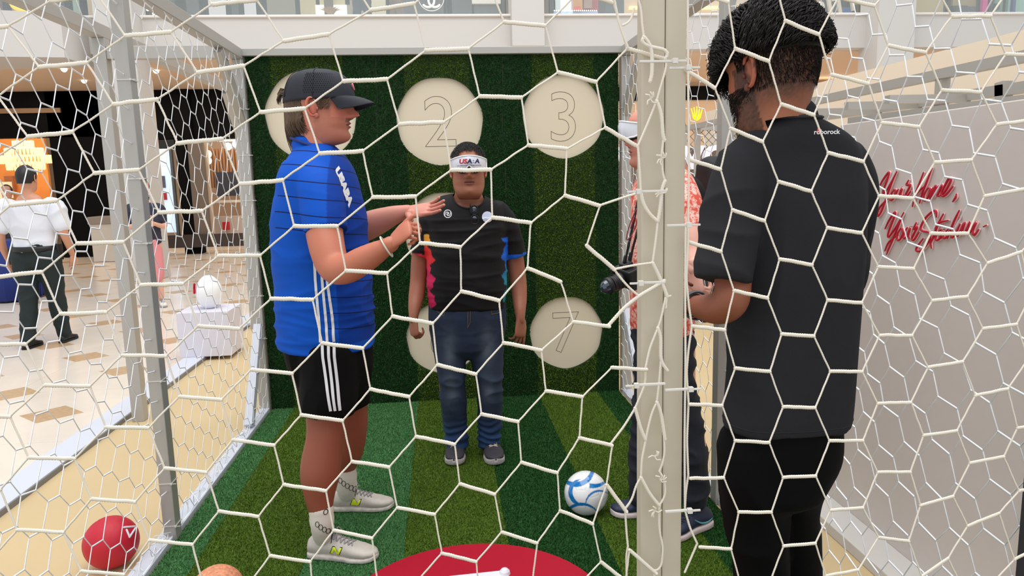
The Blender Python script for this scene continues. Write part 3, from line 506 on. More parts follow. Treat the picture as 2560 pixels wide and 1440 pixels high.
# ground floor shopfront, left
def gp(a, b, y0, y1, col, Y=18.0, name='shop_panel', d=.1, **k):
    p0 = at(a, (y0 + y1) / 2, Y); p1 = at(b, (y0 + y1) / 2, Y); z0 = at((a + b) / 2, y1, Y).z; z1 = at((a + b) / 2, y0, Y).z
    return MB().box((p0.x, Y, max(z0, 0)), (p1.x, Y + d, z1)).build(name, mat('gp_%02x%02x%02x%s' % (*col, 'e' if k else ''), col, .5, **k), wb)
MB().box((-22, 21.5, 0), (24, 21.7, 4)).build('shop_back_wall', mat('shop_interior', (150, 134, 116), .7), wb)
MB().box((at(-400, 300, 18).x, 18, at(60, 345, 18).z), (at(345, 300, 18).x, 18.2, 3.84)).build('black_fascia', M_black, wb)
MB().box((at(118, 300, 18).x, 18, 0), (at(345, 300, 18).x, 18.2, 3.84)).build('black_fascia', M_black, wb)
MB().box((at(365, 300, 18).x, 18, at(480, 348, 18).z), (at(1000, 300, 18).x, 18.2, 3.84)).build('black_fascia', M_black, wb)
MB().box((at(436, 300, 18).x, 17.9, 0), (at(480, 300, 18).x, 18.2, 3.84)).build('black_pier', M_black, wb)
gp(-200, 150, 272, 284, (150, 118, 84), 17.95, 'wood_strip')
gp(365, 436, 348, 372, (12, 12, 14)); gp(366, 376, 372, 600, (226, 214, 198), 17.9)
gp(376, 436, 372, 582, (206, 226, 250), 17.95, 'light_screen', emit=(200, 224, 255), estr=.75); gp(384, 412, 440, 470, (90, 100, 120), 17.9, 'screen_picture'); gp(400, 416, 482, 500, (190, 50, 60), 17.9, 'screen_picture'); gp(432, 438, 372, 590, (90, 96, 100), 17.85, 'frame_bar')
gp(478, 516, 348, 600, (112, 100, 90), 17.8, 'stone_pier'); gp(365, 640, 586, 618, (60, 50, 46), 17.7, 'base_board')
gp(516, 700, 348, 352, (255, 244, 224), 17.8, 'light_strip', emit=(255, 244, 224), estr=2); gp(516, 700, 352, 610, (168, 140, 116), 20.5)
for i in range(16): gp(520 + i * 8, 524 + i * 8, 372, 470, (164, 112, 72), 19.6, 'wood_slat')
gp(516, 526, 352, 600, (222, 200, 176), 18, 'frame_bar'); gp(540, 600, 430, 490, (60, 60, 70), 19.5); gp(528, 640, 540, 590, (206, 192, 180), 18.6, 'counter'); gp(540, 640, 500, 506, (230, 222, 210), 18.5, 'counter'); gp(556, 572, 555, 575, (196, 40, 40), 18.4, 'red_box')
for i, (px, py) in enumerate([(570, 366), (590, 360), (600, 378), (520, 385), (520, 402)]): MB().sphere(at(px, py, 18.3), .09, 10, 8).build('pendant_lamp', mat('warm_bulb'), wb)
gp(-300, 122, 340, 560, (214, 140, 70), 20.5, 'wood_back_wall', noise_amt=.12, noise_scale=2); gp(-300, 122, 560, 660, (120, 84, 60), 20)
gp(12, 34, 440, 480, (150, 96, 60), 20.3, 'picture_frame'); gp(-20, 26, 455, 496, (236, 206, 176), 19.5, 'lamp_shade', emit=(255, 220, 180), estr=.5)
area('warm_shop_lamp', (at(60, 400, 19).x, 18.9, 3.6), (0, 0, 0), 3, 1.2, 120, (1, .72, .42))
area('jewellery_shop_lamp', (at(560, 400, 19).x, 19, 3.4), (0, 0, 0), 2.5, 1.5, 60, (1, .86, .7))
ch = thing('chandelier', 'tiered crystal chandelier glowing in the orange wood lined shop', 'chandelier', loc=tuple(at(62, 395, 19.2)))
M_cry = mat('lit_crystal', (255, 226, 190), .2, emit=(255, 205, 150), estr=.95); CI = Matrix.Translation(-ch.location)
for (dz, R, n) in ((.32, .22, 18), (.14, .42, 30), (-.04, .6, 42), (-.2, .42, 30), (-.33, .22, 16)):
    tmb = MB()
    for i in range(n): a = 2 * pi * i / n; c = Vector((R * math.cos(a), R * .6 * math.sin(a), dz)); tmb.tube([c + Vector((0, 0, .075)), c - Vector((0, 0, .075))], [.03, .024], 6)
    tmb.build('crystal_tier', M_cry, ch)
MB().tube([(0, 0, .3), (0, 0, .9)], .012, 6).build('rod', M_aluD, ch)
# taupe wall + white cabinet by the column
gp(296, 348, 425, 620, (120, 106, 96), 16.4)
cb = MB(); p0 = at(233, 640, 16.6); p1 = at(292, 640, 16.6); cz = at(262, 560, 16.6).z
cabn = thing('cabinet', 'white low cabinet with grey top beside the column on the far left', 'cabinet', loc=((p0.x + p1.x) / 2, 16.9, 0)); I_ = Matrix.Translation(-cabn.location)
cb.box((p0.x, 16.6, 0), (p1.x, 17.2, cz)).xf(I_).build('body', mat('white_cabinet', (214, 208, 198), .5), cabn, bevel=.01)
MB().box((p0.x - .03, 16.57, cz), (p1.x + .03, 17.22, cz + .16)).xf(I_).build('top', mat('taupe_top', (150, 140, 130), .5), cabn, bevel=.01)
# right side background
MB().box((at(1540, 230, 18).x, 18, at(1700, 250, 18).z), (24, 18.2, at(1700, 216, 18).z)).build('black_fascia', M_black, wb)
MB().box((at(1540, 230, 18).x, 18.05, 0), (24, 18.3, 3.84)).build('beige_shop_wall', mat('beige_shop_wall', (214, 184, 152), .6), wb)
p0 = at(2018, 262, 17.5); p1 = at(2172, 216, 17.5)
MB().box((p0.x, 17.5, p0.z), (p1.x, 17.7, p1.z)).build('lit_wood_panel', mat('lit_wood', (238, 196, 140), .6, noise_amt=.1, noise_scale=8, stretch=(6, 1, .5)), wb)
MB().box((p0.x, 17.3, p1.z - .06), (p1.x, 17.48, p1.z)).build('light_strip', mat('gp_fff4e0e'), wb)
p0 = at(2500, 235, 17.5); p1 = at(2640, 216, 17.5); MB().box((p0.x, 17.5, p0.z), (p1.x, 17.7, p1.z)).build('lit_wood_panel', mat('lit_wood'), wb)
# crown sign
cs = thing('crown_sign', 'glowing yellow five pointed crown sign on the far beige wall', 'sign', loc=tuple(at(1742, 283, 12))); k = 12 / 1800
w = MB()
for i in range(5):
    a = (i - 2) * .30; b0 = Vector(((i - 2) * 4.2 * k, 0, -9 * k)); e = Vector(((i - 2) * 7 * k, 0, (15 - abs(i - 2) * 2.4) * k)); w.tube([b0, e], [(2.3 * k, .012), (1.0 * k, .01)], 8, side=(1, 0, 0)); w.sphere(e, 1.9 * k, 10, 8)
w.tube([(-8 * k, 0, -10 * k), (0, 0, -14 * k), (8 * k, 0, -10 * k)], 2.4 * k, 8, sub=4); w.tube([(-7 * k, 0, -13 * k), (0, 0, -17 * k), (7 * k, 0, -13 * k)], 1.6 * k, 8, sub=4)
w.build('crown', mat('lit_yellow', (255, 240, 20), .4, emit=(255, 235, 10), estr=.8), cs)
# neighbouring booth: chain link fence with letters, grey beams
nb = thing('mesh_fence', 'grey chain link fence panel with large white letters behind the booth', 'fence', loc=tuple(atg(1780, 800))); nb.location = (3.4, 8.0, 0); NI = Matrix.Translation((-3.4, -8, 0))
a = at(1540, 322, 8); b = at(1990, 318, 8)
MB().bar((a.x, 8, a.z), (b.x, 8, b.z), .05, .05).xf(NI).build('top_tube', M_alu, nb)
for px in (1712, 1990): q = at(px, 322, 8); MB().bar((q.x, 8.02, 0), (q.x, 8.02, q.z), .05, .05, up=(0, 1, 0)).xf(NI).build('fence_post', M_alu, nb)
m_ = MB(); s = .085; zt = a.z - .03
for i in range(-30, 60):
    xx = a.x + i * s
    for dr in (1, -1):
        p_ = Vector((xx, 8, .3)); q_ = Vector((xx + dr * (zt - .3), 8, zt)); 
        lo, hi = 0, 1
        def clipx(t): return p_.x + (q_.x - p_.x) * t
        ts = sorted([(a.x - p_.x) / (q_.x - p_.x), (b.x - p_.x) / (q_.x - p_.x)]); t0 = max(0, ts[0]); t1 = min(1, ts[1])
        if t1 > t0: m_.tube([p_.lerp(q_, t0), p_.lerp(q_, t1)], .004, 4, caps=False)
tag(m_.xf(NI).build('wire_mesh', M_aluD, nb), kind='stuff')
MB().box((a.x, 8.6, 0), (b.x, 8.65, 1.9)).xf(NI).build('back_board', mat('brown_display', (124, 104, 90), .6, noise_amt=.25, noise_scale=3), nb)
M_wl = mat('white_lit_letter', (236, 234, 248), .4, emit=(236, 234, 250), estr=.25)
text_mb('VOLVO', .34, at(1683, 398, 7.85), (1, 0, 0), (0, 0, 1), .03, .012, sx=1.15).xf(NI).build('white_lettering', M_wl, nb)
bm_ = thing('booth_beams', 'grey box beams of the neighbouring booth above the slogan board', 'beams', loc=(2.6, 4, 0)); BI = Matrix.Translation((-2.6, -4, 0))
def xb(px0, py0, px1, py1, X, w=.05, nm='beam'): return MB().bar(atx(px0, py0, X), atx(px1, py1, X), w, w).xf(BI).build(nm, M_alu, bm_)
xb(1712, 322, 2700, 112, 2.6, .05); xb(2020, 297, 2700, 198, 2.6, .05); xb(2130, 306, 2700, 238, 2.2, .05)
c0 = atx(2509, 222, 2.6); xb(2509, 205, 2509, 262, 2.6)
for px, py in ((2300, 262), (2200, 278), (2420, 246)):
    c0 = atx(px, py, 2.6); MB().bar(c0, c0 + Vector((-.42, 0, 0)), .04, .04).xf(BI).build('beam', M_alu, bm_)
MB().box((3.35, 2.2, 1.2), (3.4, 9, 2.35)).xf(BI).build('cream_fascia', mat('cream_fascia', (230, 214, 194), .6), bm_)
for yy in (3.6, 7.2): MB().box((2.58, yy - .025, 0), (2.63, yy + .025, atx(1712, 322, 2.6).z)).xf(BI).build('beam_post', M_alu, bm_)
# ---------------- small things on the left ----------------
pd = thing('pedestal', 'white square display pedestal at the booth edge beyond the left side net', 'pedestal', loc=(-2.2, 6.92, .035)); q = Matrix.Translation((2.2, -6.92, -.035))
a = atg(452, 905); MB().box((-2.435, 6.7, .035), (-1.975, 7.15, .45)).xf(q).build('body', mat('white_pedestal', (214, 212, 226), .5), pd, bevel=.004)
eg = MB(); R = []
for i in range(25):
    t = i / 24; z = .45 + .31 * t; rr = .122 * math.sin(pi * min(max(t * .93 + .05, 0), 1)) ** .55
    R.append([(-2.20 + rr * math.cos(2 * pi * k / 32) * (1 + .03 * math.sin(3 * 2 * pi * k / 32)), 6.93 + rr * math.sin(2 * pi * k / 32), z) for k in range(32)])
eg.rings(R); e_ = eg.build('white_ball_sculpture', mat('glossy_white_shell', (236, 238, 242), .25, coat=.4), None, True); tag(e_, 'white glossy egg shaped football sculpture with a red mark on the pedestal', 'sculpture')
mk = MB().tube([(-2.298, 6.85, .69), (-2.31, 6.87, .65), (-2.305, 6.85, .61)], .010, 8).build('red_mark', M_red, e_)
tc = MB(); q0 = atg(-60, 722); 
tb = thing('covered_table', 'table under a navy blue cloth behind the guard at the far left', 'table', loc=(-8.1, 11.2, 0)); TI = Matrix.Translation((8.1, -11.2, 0))
x_r = at(55, 640, 11).x; zt_ = at(20, 605, 11).z
MB().box((x_r - 1.6, 10.9, zt_ - .02), (x_r, 11.7, zt_)).xf(TI).build('tabletop', M_white, tb)
cl = MB(); R = []
for z, f_ in ((zt_ + .006, 0), (zt_ * .6, .02), (.02, .05)):
    L_ = []
    for k in range(80):
        t = k / 80 * 4; s_ = int(t); u = t - s_; x_a, x_b, y_a, y_b = x_r - 1.62, x_r + .02, 10.88, 11.72
        p_ = [(x_a + (x_b - x_a) * u, y_a), (x_b, y_a + (y_b - y_a) * u), (x_b - (x_b - x_a) * u, y_b), (x_a, y_b - (y_b - y_a) * u)][s_]
        L_.append((p_[0] + f_ * math.sin(k * 1.9) * .6, p_[1] + f_ * math.cos(k * 1.7), z))
    R.append(L_)
cl.rings(R); cl.xf(TI).build('blue_cloth', mat('navy_cloth', (30, 48, 120), .8), tb, True)
# ---------------- floor disc ----------------
cx, cy, rr = .06, 2.42, .505
rd = MB(); rd.rings([[(cx + rr * math.cos(2 * pi * i / 96), cy + rr * math.sin(2 * pi * i / 96), z) for i in range(96)] for z in (.012, .0215)]); rd = rd.build('floor_disc', M_red); tag(rd, 'crimson round vinyl disc with a white stroke lying on the turf', 'floor mat')
b = MB(); a0 = atg(1120, 1440, .022); b0 = atg(1262, 1434, .022); b.bar(a0 - Vector((.05, .03, 0)), b0, .045, .004); b.tube([b0 - Vector((0, 0, .0015)), b0 + Vector((0, 0, .0015))], .0225, 20); b.bar(b0, b0 + Vector((-.22, -.28, 0)), .045, .0035); b.build('white_stroke', mat('white_vinyl', (226, 224, 232), .5), rd)
# ---------------- balls ----------------
def icos_dirs():
    ph = (1 + 5 ** .5) / 2; return [Vector(v).normalized() for v in [(0, s1, s2 * ph) for s1 in (1, -1) for s2 in (1, -1)] + [(s1, s2 * ph, 0) for s1 in (1, -1) for s2 in (1, -1)] + [(s2 * ph, 0, s1) for s1 in (1, -1) for s2 in (1, -1)]]
ICO = icos_dirs()
def ball_mesh(r, seam=.0014, rot=Matrix.Identity(3), res=5):
    bm = bmesh.new(); bmesh.ops.create_icosphere(bm, subdivisions=res, radius=1.0); 
    dod = []
    for i in range(12):
        for j in range(i + 1, 12):
            for k in range(j + 1, 12):
                a, b, c = ICO[i], ICO[j], ICO[k]
                if a.dot(b) > .4 and b.dot(c) > .4 and a.dot(c) > .4: dod.append((a + b + c).normalized())
    C = [(rot @ v, .0) for v in ICO] + [(rot @ v, .062) for v in dod]
    for v in bm.verts:
        d = v.co.normalized(); ds = sorted([math.acos(max(-1, min(1, d.dot(c)))) - w for c, w in C]); g = ds[1] - ds[0]
        v.co = d * (r - seam * math.exp(-(g / .028) ** 2))
    me = bpy.data.meshes.new('ball'); bm.to_mesh(me); bm.free(); return me
Rm = Matrix.Rotation(.5, 3, 'X') @ Matrix.Rotation(.3, 3, 'Z')
c = atg(1465, 1236, 0.103); r = .1025; c.z = r + .008
o = link('football', ball_mesh(r, rot=Rm, res=6), mat('white_blue_ball', (236, 238, 240), .18, coat=.6, vcol=True), None, True); o.location = c
tag(o, 'shiny white football with blue crescent swirls on the turf by the post', 'ball')
vdir = (Vector((0, 0, CAMZ)) - c).normalized(); vr = vdir.cross(Vector((0, 0, 1))).normalized() * -1; vu = vr.cross(vdir) * -1
vr = Vector((0, 0, 1)).cross(vdir).normalized(); vu = vdir.cross(vr)
def crescent(u, v, c0, r0, c1, r1): return min(r0 - math.hypot(u - c0[0], v - c0[1]), math.hypot(u - c1[0], v - c1[1]) - r1)
BL = rgb(20, 118, 190)[:3]; WH = rgb(240, 241, 243)[:3]; LB = rgb(120, 190, 230)[:3]
def fcol(p):
    d = p.normalized(); w = d.dot(vdir); u, v = d.dot(vr), d.dot(vu)
    if w < 0: u, v = -u, v
    t = crescent(u, v, (-.22, .02), .58, (-.05, .05), .55)
    t = max(t, crescent(u, v, (-.45, 1.1), .85, (-.5, 1.25), .78), min(crescent(u, v, (.25, 1.15), .95, (.38, 1.2), .80), u - .15), crescent(u, v, (.6, -.5), .64, (.66, -.62), .68), crescent(u, v, (-.2, -1.3), .88, (-.15, -1.45), .90))
    t = max(0, min(1, t / .016 + .5)); return tuple(WH[i] * (1 - t) + BL[i] * t for i in range(3))
paint(o, fcol)
tm_ = text_mb('PRO 5', .018, c + vdir * .13 - vr * .078 - vu * .01, vr, vu, 0, .0006, subd=0); tm_.xf(Matrix.Translation(-c)); drape(tm_, bvh_of(o), -vdir, .0006); 
# red ball outside the left net
c = atg(297, 1466, 0.0); r = .108; c.y += .02; c.z = r
cc = atx(297, 1388, -1.38)
o = link('football', ball_mesh(r, rot=Matrix.Rotation(.2, 3, 'Y')), mat('matte_red_ball', (190, 16, 44), .5, bump=.15, bump_scale=900), None, True); cc.z = r; o.location = Vector((-1.44, 3.0, r))
tag(o, 'matte crimson football with a white mark caught in the left side net', 'ball')
w_ = MB(); vd = (Vector((0, 0, CAMZ)) - o.location).normalized(); rr_ = Vector((0, 0, 1)).cross(vd).normalized(); uu = vd.cross(rr_)
for a_, b_ in (((.48, .42), (.86, .36)), ((.55, .30), (.62, .02)), ((.62, .02), (.86, .3))):
    P_ = []
    for i in range(9):
        u = a_[0] + (b_[0] - a_[0]) * i / 8; v = a_[1] + (b_[1] - a_[1]) * i / 8; w = math.sqrt(max(.02, 1 - u * u - v * v)); P_.append((rr_ * u + uu * v + vd * w).normalized() * (r + .0005))
    w_.tube(P_, .0045, 6)
w_.build('white_mark', mat('white_vinyl'), o)
c = Vector(atg(540, 1480, .07)); r = .095; o = link('football', ball_mesh(r, seam=.001, res=5), mat('orange_dotted_ball', (214, 140, 104), .6, noise_amt=.35, noise_scale=90, bump=.5, bump_scale=500), None, True)
pt = at(540, 1430, 2.55); o.location = Vector((pt.x, 2.55, r + .012)); tag(o, 'pale orange speckled ball just showing at the bottom edge near the red ball', 'ball')
# ================= people toolkit =================
def interp(tab, z):
    if z <= tab[0][0]: return tab[0][1]
    for (a, va), (b, vb) in zip(tab[:-1], tab[1:]):
        if z <= b:
            t = (z - a) / (b - a); t = t * t * (3 - 2 * t); return va + (vb - va) * t
    return tab[-1][1]
YF = [(-.135, .0), (-.125, .035), (-.117, .070), (-.105, .084), (-.09, .087), (-.068, .080), (-.05, .086), (-.035, .084), (0, .084), (.02, .084), (.045, .093), (.07, .089), (.09, .076), (.105, .058), (.118, .032), (.125, 0)]
YB = [(-.135, -.05), (-.11, -.055), (-.08, -.062), (-.05, -.078), (0, -.100), (.04, -.108), (.07, -.102), (.09, -.088), (.105, -.068), (.118, -.036), (.125, 0)]
WD = [(-.135, .046), (-.118, .054), (-.10, .060), (-.07, .066), (-.04, .070), (0, .073), (.04, .077), (.07, .073), (.09, .063), (.105, .049), (.118, .028), (.125, .0)]
def _smooth(tab):
    zs = np.arange(-.15, .1401, .001); v = np.interp(zs, [a for a, b in tab], [b for a, b in tab]); k = np.exp(-np.arange(-15, 16) ** 2 / (2 * 5.0 ** 2)); k /= k.sum(); sm = np.convolve(np.pad(v, 15, 'edge'), k, 'valid')
    w = np.clip((zs - .095) / .02, 0, 1); sm = sm * (1 - w) + v * w; return lambda z: float(np.interp(z, zs, sm))
SYF, SYB, SWD = _smooth(YF), _smooth(YB), _smooth(WD)
def head_mb(fat=0.0, nose=1.0, nz=84, na=112, lips=1.0):
    R = []
    for i in range(nz):
        t = i / (nz - 1); z = -.135 + .26 * t
        if i == nz - 1: z = .1249
        yf, yb, w = SYF(z), SYB(z), SWD(z); w += fat * math.exp(-((z + .07) / .05) ** 2); yc = (yf + yb) / 2; d = max((yf - yb) / 2, .0005); ring = []
        for k in range(na):
            th = 2 * pi * k / na; c, s = math.cos(th), math.sin(th)
            e = 2 / 2.25; x = w * math.copysign(abs(c) ** e, c); y = yc + d * math.copysign(abs(s) ** e, s)
            jaw = max(0, min(1, (-.03 - z) / .07)); 
            if s > 0: x *= 1 - .26 * jaw * s * s
            if s > .15:
                g = lambda cx, cz, sx, sz: math.exp(-((abs(x) - cx) / sx) ** 2 - ((z - cz) / sz) ** 2)
                m = 0
                nzr = interp([(-.040, 0), (-.030, .012), (-.020, .026), (-.012, .024), (.005, .014), (.022, .007), (.036, .002), (.05, 0)], z) * nose
                sw = interp([(-.040, .016), (-.022, .0145), (-.005, .0105), (.02, .0085), (.05, .01)], z); m += nzr * math.exp(-(x / sw) ** 2)
                m += .006 * nose * g(.014, -.024, .006, .007)
                m -= .010 * g(.031, .020, .014, .012); m += .004 * g(.030, .041, .02, .008); m += .004 * g(.045, -.006, .018, .016)
                m += (.0055 * g(0, -.047, .019, .0045) + .007 * g(0, -.0605, .017, .0055) - .005 * g(0, -.0535, .021, .0022)) * lips; m -= .002 * g(0, -.038, .004, .005)
                m += .004 * g(0, -.093, .018, .014) + fat * .35 * g(.04, -.05, .03, .04)
                y += m
            ring.append((x, y, z))
        R.append(ring)
    mb = MB().rings(R)
    for sx in (-1, 1):     # ears
        ex = sx * (.0745 + fat * .3); a = []
        for q in range(15):
            ph = -2.2 + q / 14 * 4.6; a.append((ex + sx * (.004 + .006 * math.sin(max(0, min(pi, (ph + 2.2) / 4.6 * pi)))), -.012 - .016 * math.cos(ph - .2) * 1.0 + (.003 * math.sin(ph)), .004 + .031 * math.sin(ph + .15) * -1 * -1))
        mb.tube(a, [.0032 + .0015 * math.sin(q / 14 * pi) for q in range(15)], 8, sub=2)
        mb.sphere((ex + sx * .0005, -.010, .002), (.0045, .014, .026), 12, 8); mb.sphere((ex + sx * .003, .0, -.026), (.0045, .0075, .009), 10, 8); mb.sphere((ex + sx * .004, .003, -.002), (.004, .004, .006), 8, 6)
    return mb
def head_xf(c, fwd, s=1.0, pitch=0.0, roll=0.0, sy=1.0, sz=1.0):
    f = Vector(fwd).normalized(); yaw = math.atan2(-f.x, f.y)
    return Matrix.Translation(Vector(c)) @ Matrix.Rotation(yaw, 4, 'Z') @ Matrix.Rotation(-pitch, 4, 'X') @ Matrix.Rotation(roll, 4, 'Y') @ Matrix.Diagonal((s, s * sy, s * sz, 1))
def hand_mb(W, d, n, side, s=1.0, curl=(.3, .35, .4, .45), thumb=(.6, .5, .25), spread=.06, wr=(.028, .02)):
    """W wrist, d direction of the fingers, n palm normal, side = +1 thumb on d x n side"""
    W = Vector(W); d = Vector(d).normalized(); n = Vector(n); n = (n - d * n.dot(d)).normalized(); t = d.cross(n) * side; mb = MB()
    P = lambda a, b, c: W + (d * a + t * b + n * c) * s
    mb.tube([P(-.02, 0, 0), P(.012, .0, .0), P(.045, .002, 0), P(.078, .0, -.001), P(.094, -.001, 0)], [(wr[0], wr[1]), (.031 * s, .019 * s), (.040 * s, .016 * s), (.042 * s, .0135 * s), (.040 * s, .011 * s)], 16, side=t, sub=3)
    mb.sphere(P(.028, .024, .008), (.017 * s, .017 * s, .017 * s), 12, 8)
    L = [(.043, .026, .020), (.047, .030, .021), (.044, .028, .020), (.034, .021, .018)]; r0 = [.0092, .0095, .009, .0078]
    for k in range(4):
        off = .030 - .0205 * k; sp = spread * (1.5 - k); a = curl[k]; dirv = (d * math.cos(sp) + t * math.sin(sp)).normalized(); p = P(.088 - (.006 if k == 3 else 0) - .002 * abs(k - 1), off, 0)
        pts = [P(.06, off * .92, 0), p]; ang = 0; rr = [r0[k] * s * 1.02, r0[k] * s * 1.05]
        for j in range(3):
            ang += a * (1.0, 1.25, .75)[j]; q = dirv * math.cos(ang) + n * math.sin(ang); mid = pts[-1] + q * L[k][j] * s * .5; pts.append(mid); pts.append(pts[-2] + q * L[k][j] * s); f = (1 - .1 * (j + 1)); rr += [r0[k] * s * f * .98, r0[k] * s * f * 1.0]
        mb.tube(pts, rr, 10, sub=2)
    th, up, inn = thumb
    p0 = P(.018, .026, .004); v = (d * math.cos(th) + t * math.sin(th) + n * up).normalized(); v2 = (v + d * .35 * inn + n * .8 * inn - t * .6 * inn).normalized(); v3 = (v2 + d * .3 * inn + n * .6 * inn - t * .5 * inn).normalized()
    pts = [p0, p0 + v * .022 * s, p0 + v * .044 * s, p0 + v * .044 * s + v2 * .018 * s, p0 + v * .044 * s + v2 * .033 * s, p0 + v * .044 * s + v2 * .033 * s + v3 * .014 * s, p0 + v * .044 * s + v2 * .033 * s + v3 * .026 * s]
    mb.tube(pts, [.016 * s, .0145 * s, .0125 * s, .0108 * s, .0108 * s, .0105 * s, .0085 * s], 10, sub=2)
    return mb
def pxr(px, Y): return px * Y / 1800.0
def limb(mb, L, n=20, side=None, sub=5, caps=True):      # L: (px, py, Y, half width in px [, other half width])
    mb.tube([at(a[0], a[1], a[2]) for a in L], [(pxr(a[3], a[2]), pxr(a[4] if len(a) > 4 else a[3], a[2])) for a in L], n, side=side, sub=sub, caps=caps); return mb
def fold(p, sc, amp, seed=0.0, sharp=2.0):    # ridged noise in stretched coordinates
    q = Vector((p.x * sc[0] + seed, p.y * sc[1] + seed * 1.7, p.z * sc[2] - seed)); v = 1 - abs(noise.noise(q)) * 2.0; return amp * (max(v, 0) ** sharp - .35)
SK = {}
def skin_mat(name, c, rough=.5): return mat(name, c, rough, vcol=True, sss=.08, bump=.06, bump_scale=900, spec=.4)
def mixc(a, b, t): return tuple(a[i] * (1 - t) + b[i] * t for i in range(3))
def head_paint(Minv, skin, lip=None, brow=None, stub=None, stub_amt=0, must=0, pink=None):
    sk = rgb(*skin)[:3]; lp = rgb(*(lip or skin))[:3]; br = rgb(*(brow or skin))[:3]; st = rgb(*(stub or skin))[:3]; pk = rgb(*(pink or skin))[:3]
    def f(co):
        p = Minv @ co; c = sk
        if -.14 < p.z < .126 and abs(p.x) < .1 and -.12 < p.y < .13:
            ax = abs(p.x)
            if pink: c = mixc(c, pk, .6 * math.exp(-((ax - .045) / .02) ** 2 - ((p.z + .02) / .025) ** 2) * (p.y > 0) + .5 * math.exp(-(ax / .016) ** 2 - ((p.z + .02) / .014) ** 2) * (p.y > .08) + .5 * (ax > .076))
            if p.y > .04:
                if lip: c = mixc(c, lp, .85 * (1 if ((ax / .026) ** 2 + ((p.z + .054) / .0115) ** 2) < 1 else 0))
                if lip and ax < .023 and abs(p.z + .0535) < .0016: c = mixc(c, (.02, .005, .005), .8)
                if brow and .012 < ax < .052 and abs(p.z - .041 + (ax - .035) ** 2 * 3) < .0045: c = mixc(c, br, .85)
            if stub_amt:
                nn = .5 + .5 * noise.noise(p * 160); m = 0
                if p.y > -.01 and p.z < -.005 - (p.y < .06) * 0 and p.z < -.03 + .035 * max(0, (.035 - p.y) / .05): m = stub_amt
                if ax > .03 and p.z < .02 and p.y < .04 and p.y > -.004: m = stub_amt
                if p.y > .075 and p.z > -.043 and ax < .03: m = 0
                c = mixc(c, st, m * (.55 + .45 * nn))
            if must and ax < .030 and -.047 < p.z < -.030 and p.y > .06: c = mixc(c, st, must)
        return c
    return f
def shoe(parent, heel, d, L, up_m, sole_m, lace_m, W=1.0, tongue=True, Hs=1.0, z0=.012, sole_h=.026, logo=None):
    d = Vector((d[0], d[1], 0)).normalized(); s = Vector((0, 0, 1)).cross(d); H0 = Vector((heel[0], heel[1], z0)); k = L / .29
    wt = [(0, .024), (.04, .032), (.15, .037), (.35, .037), (.5, .041), (.68, .049), (.82, .046), (.92, .036), (.98, .02), (1, .006)]
    ht = [(0, .060), (.05, .075), (.15, .080), (.28, .088), (.4, .084), (.5, .070), (.62, .056), (.75, .046), (.88, .036), (.96, .026), (1, .012)]
    R = []; Rs = []; n = 28; m = 34
    for i in range(m):
        t = i / (m - 1); w = interp(wt, t) * W * k; h = interp(ht, t) * k * Hs; c = H0 + d * (t * L); lift = .010 * max(0, (t - .82) / .18) ** 2
        ring = []
        for q in range(n):
            a = 2 * pi * q / n; x = math.cos(a); z = math.sin(a); xx = math.copysign(abs(x) ** .8, x); zz = math.copysign(abs(z) ** (.75 if z < 0 else 1.0), z)
            wid = w * (1 - .30 * max(z, 0) * (t < .55)); ring.append(c + s * wid * xx + Vector((0, 0, sole_h * .7 + lift + (h * .5) * (1 + zz) * .95)))
        R.append(ring); rs = []
        for q in range(n):
            a = 2 * pi * q / n; x = math.cos(a); z = math.sin(a); xx = math.copysign(abs(x) ** .5, x); zz = math.copysign(abs(z) ** .5, z)
            rs.append(c + s * (w + .0045) * xx + Vector((0, 0, lift + sole_h * .5 * (1 + zz) + (0 if z < 0 else .006 * (1 - t)))))
        Rs.append(rs)
    for A in (R, Rs):
        A[0] = [p - d * .0 for p in A[0]]
    o = MB().rings(R).build('shoe', up_m, parent, True)
    so = MB().rings(Rs).build('sole', sole_m, o, True)
    b = bvh_of(o); lm = MB()
    for j in range(5):
        t = .42 + j * .055; c = H0 + d * (t * L) + Vector((0, 0, .2))
        for sg in (1, -1):
            P_ = []
            for q in range(7):
                u = -1 + 2 * q / 6; p = c + s * u * .022 * k + d * (sg * u * .007); h = b.ray_cast(p, Vector((0, 0, -1)))
                if h[0] is not None: P_.append(h[0] + Vector((0, 0, .003)))
            if len(P_) > 2: lm.tube(P_, .0024 * k, 6)
    c = H0 + d * (.40 * L) + Vector((0, 0, .088 * k * Hs + sole_h * .7))
    for sg in (1, -1): lm.tube([c, c + s * sg * .025 * k + Vector((0, 0, .014)), c + s * sg * .038 * k - Vector((0, 0, .006)) + d * .01, c + s * sg * .02 * k + d * .012, c + d * .006], .0022 * k, 6, sub=4)
    lm.build('laces', lace_m, o, True)
    return o, b, H0, d, s
def strands(mb, root_fn, n, seedv, r=.0012, seg=7):
    rg = random.Random(seedv)
    for i in range(n):
        pts = root_fn(rg)
        if pts: mb.tube(pts, [r * (1 - .75 * q / (len(pts) - 1)) for q in range(len(pts))], 4, caps=False)
    return mb
def eyes(parent, M, iris=(70, 50, 35)):
    for sx in (-1, 1):
        c = M @ Vector((sx * .031, .0655, .021)); o = MB().sphere((0, 0, 0), .0125, 16, 12); R3 = M.to_3x3().normalized()
        f = R3 @ Vector((0, 1, 0)); o.sphere(tuple(f * .0042), .0092, 14, 10, 1); o.sphere(tuple(f * .0078), .006, 12, 8, 2)
        e = o.build('eye', [mat('eye_white', (226, 218, 212), .2), mat('iris_%d' % iris[0], iris, .2), mat('pupil', (8, 8, 8), .15)], parent, True); e.location = c - parent.location
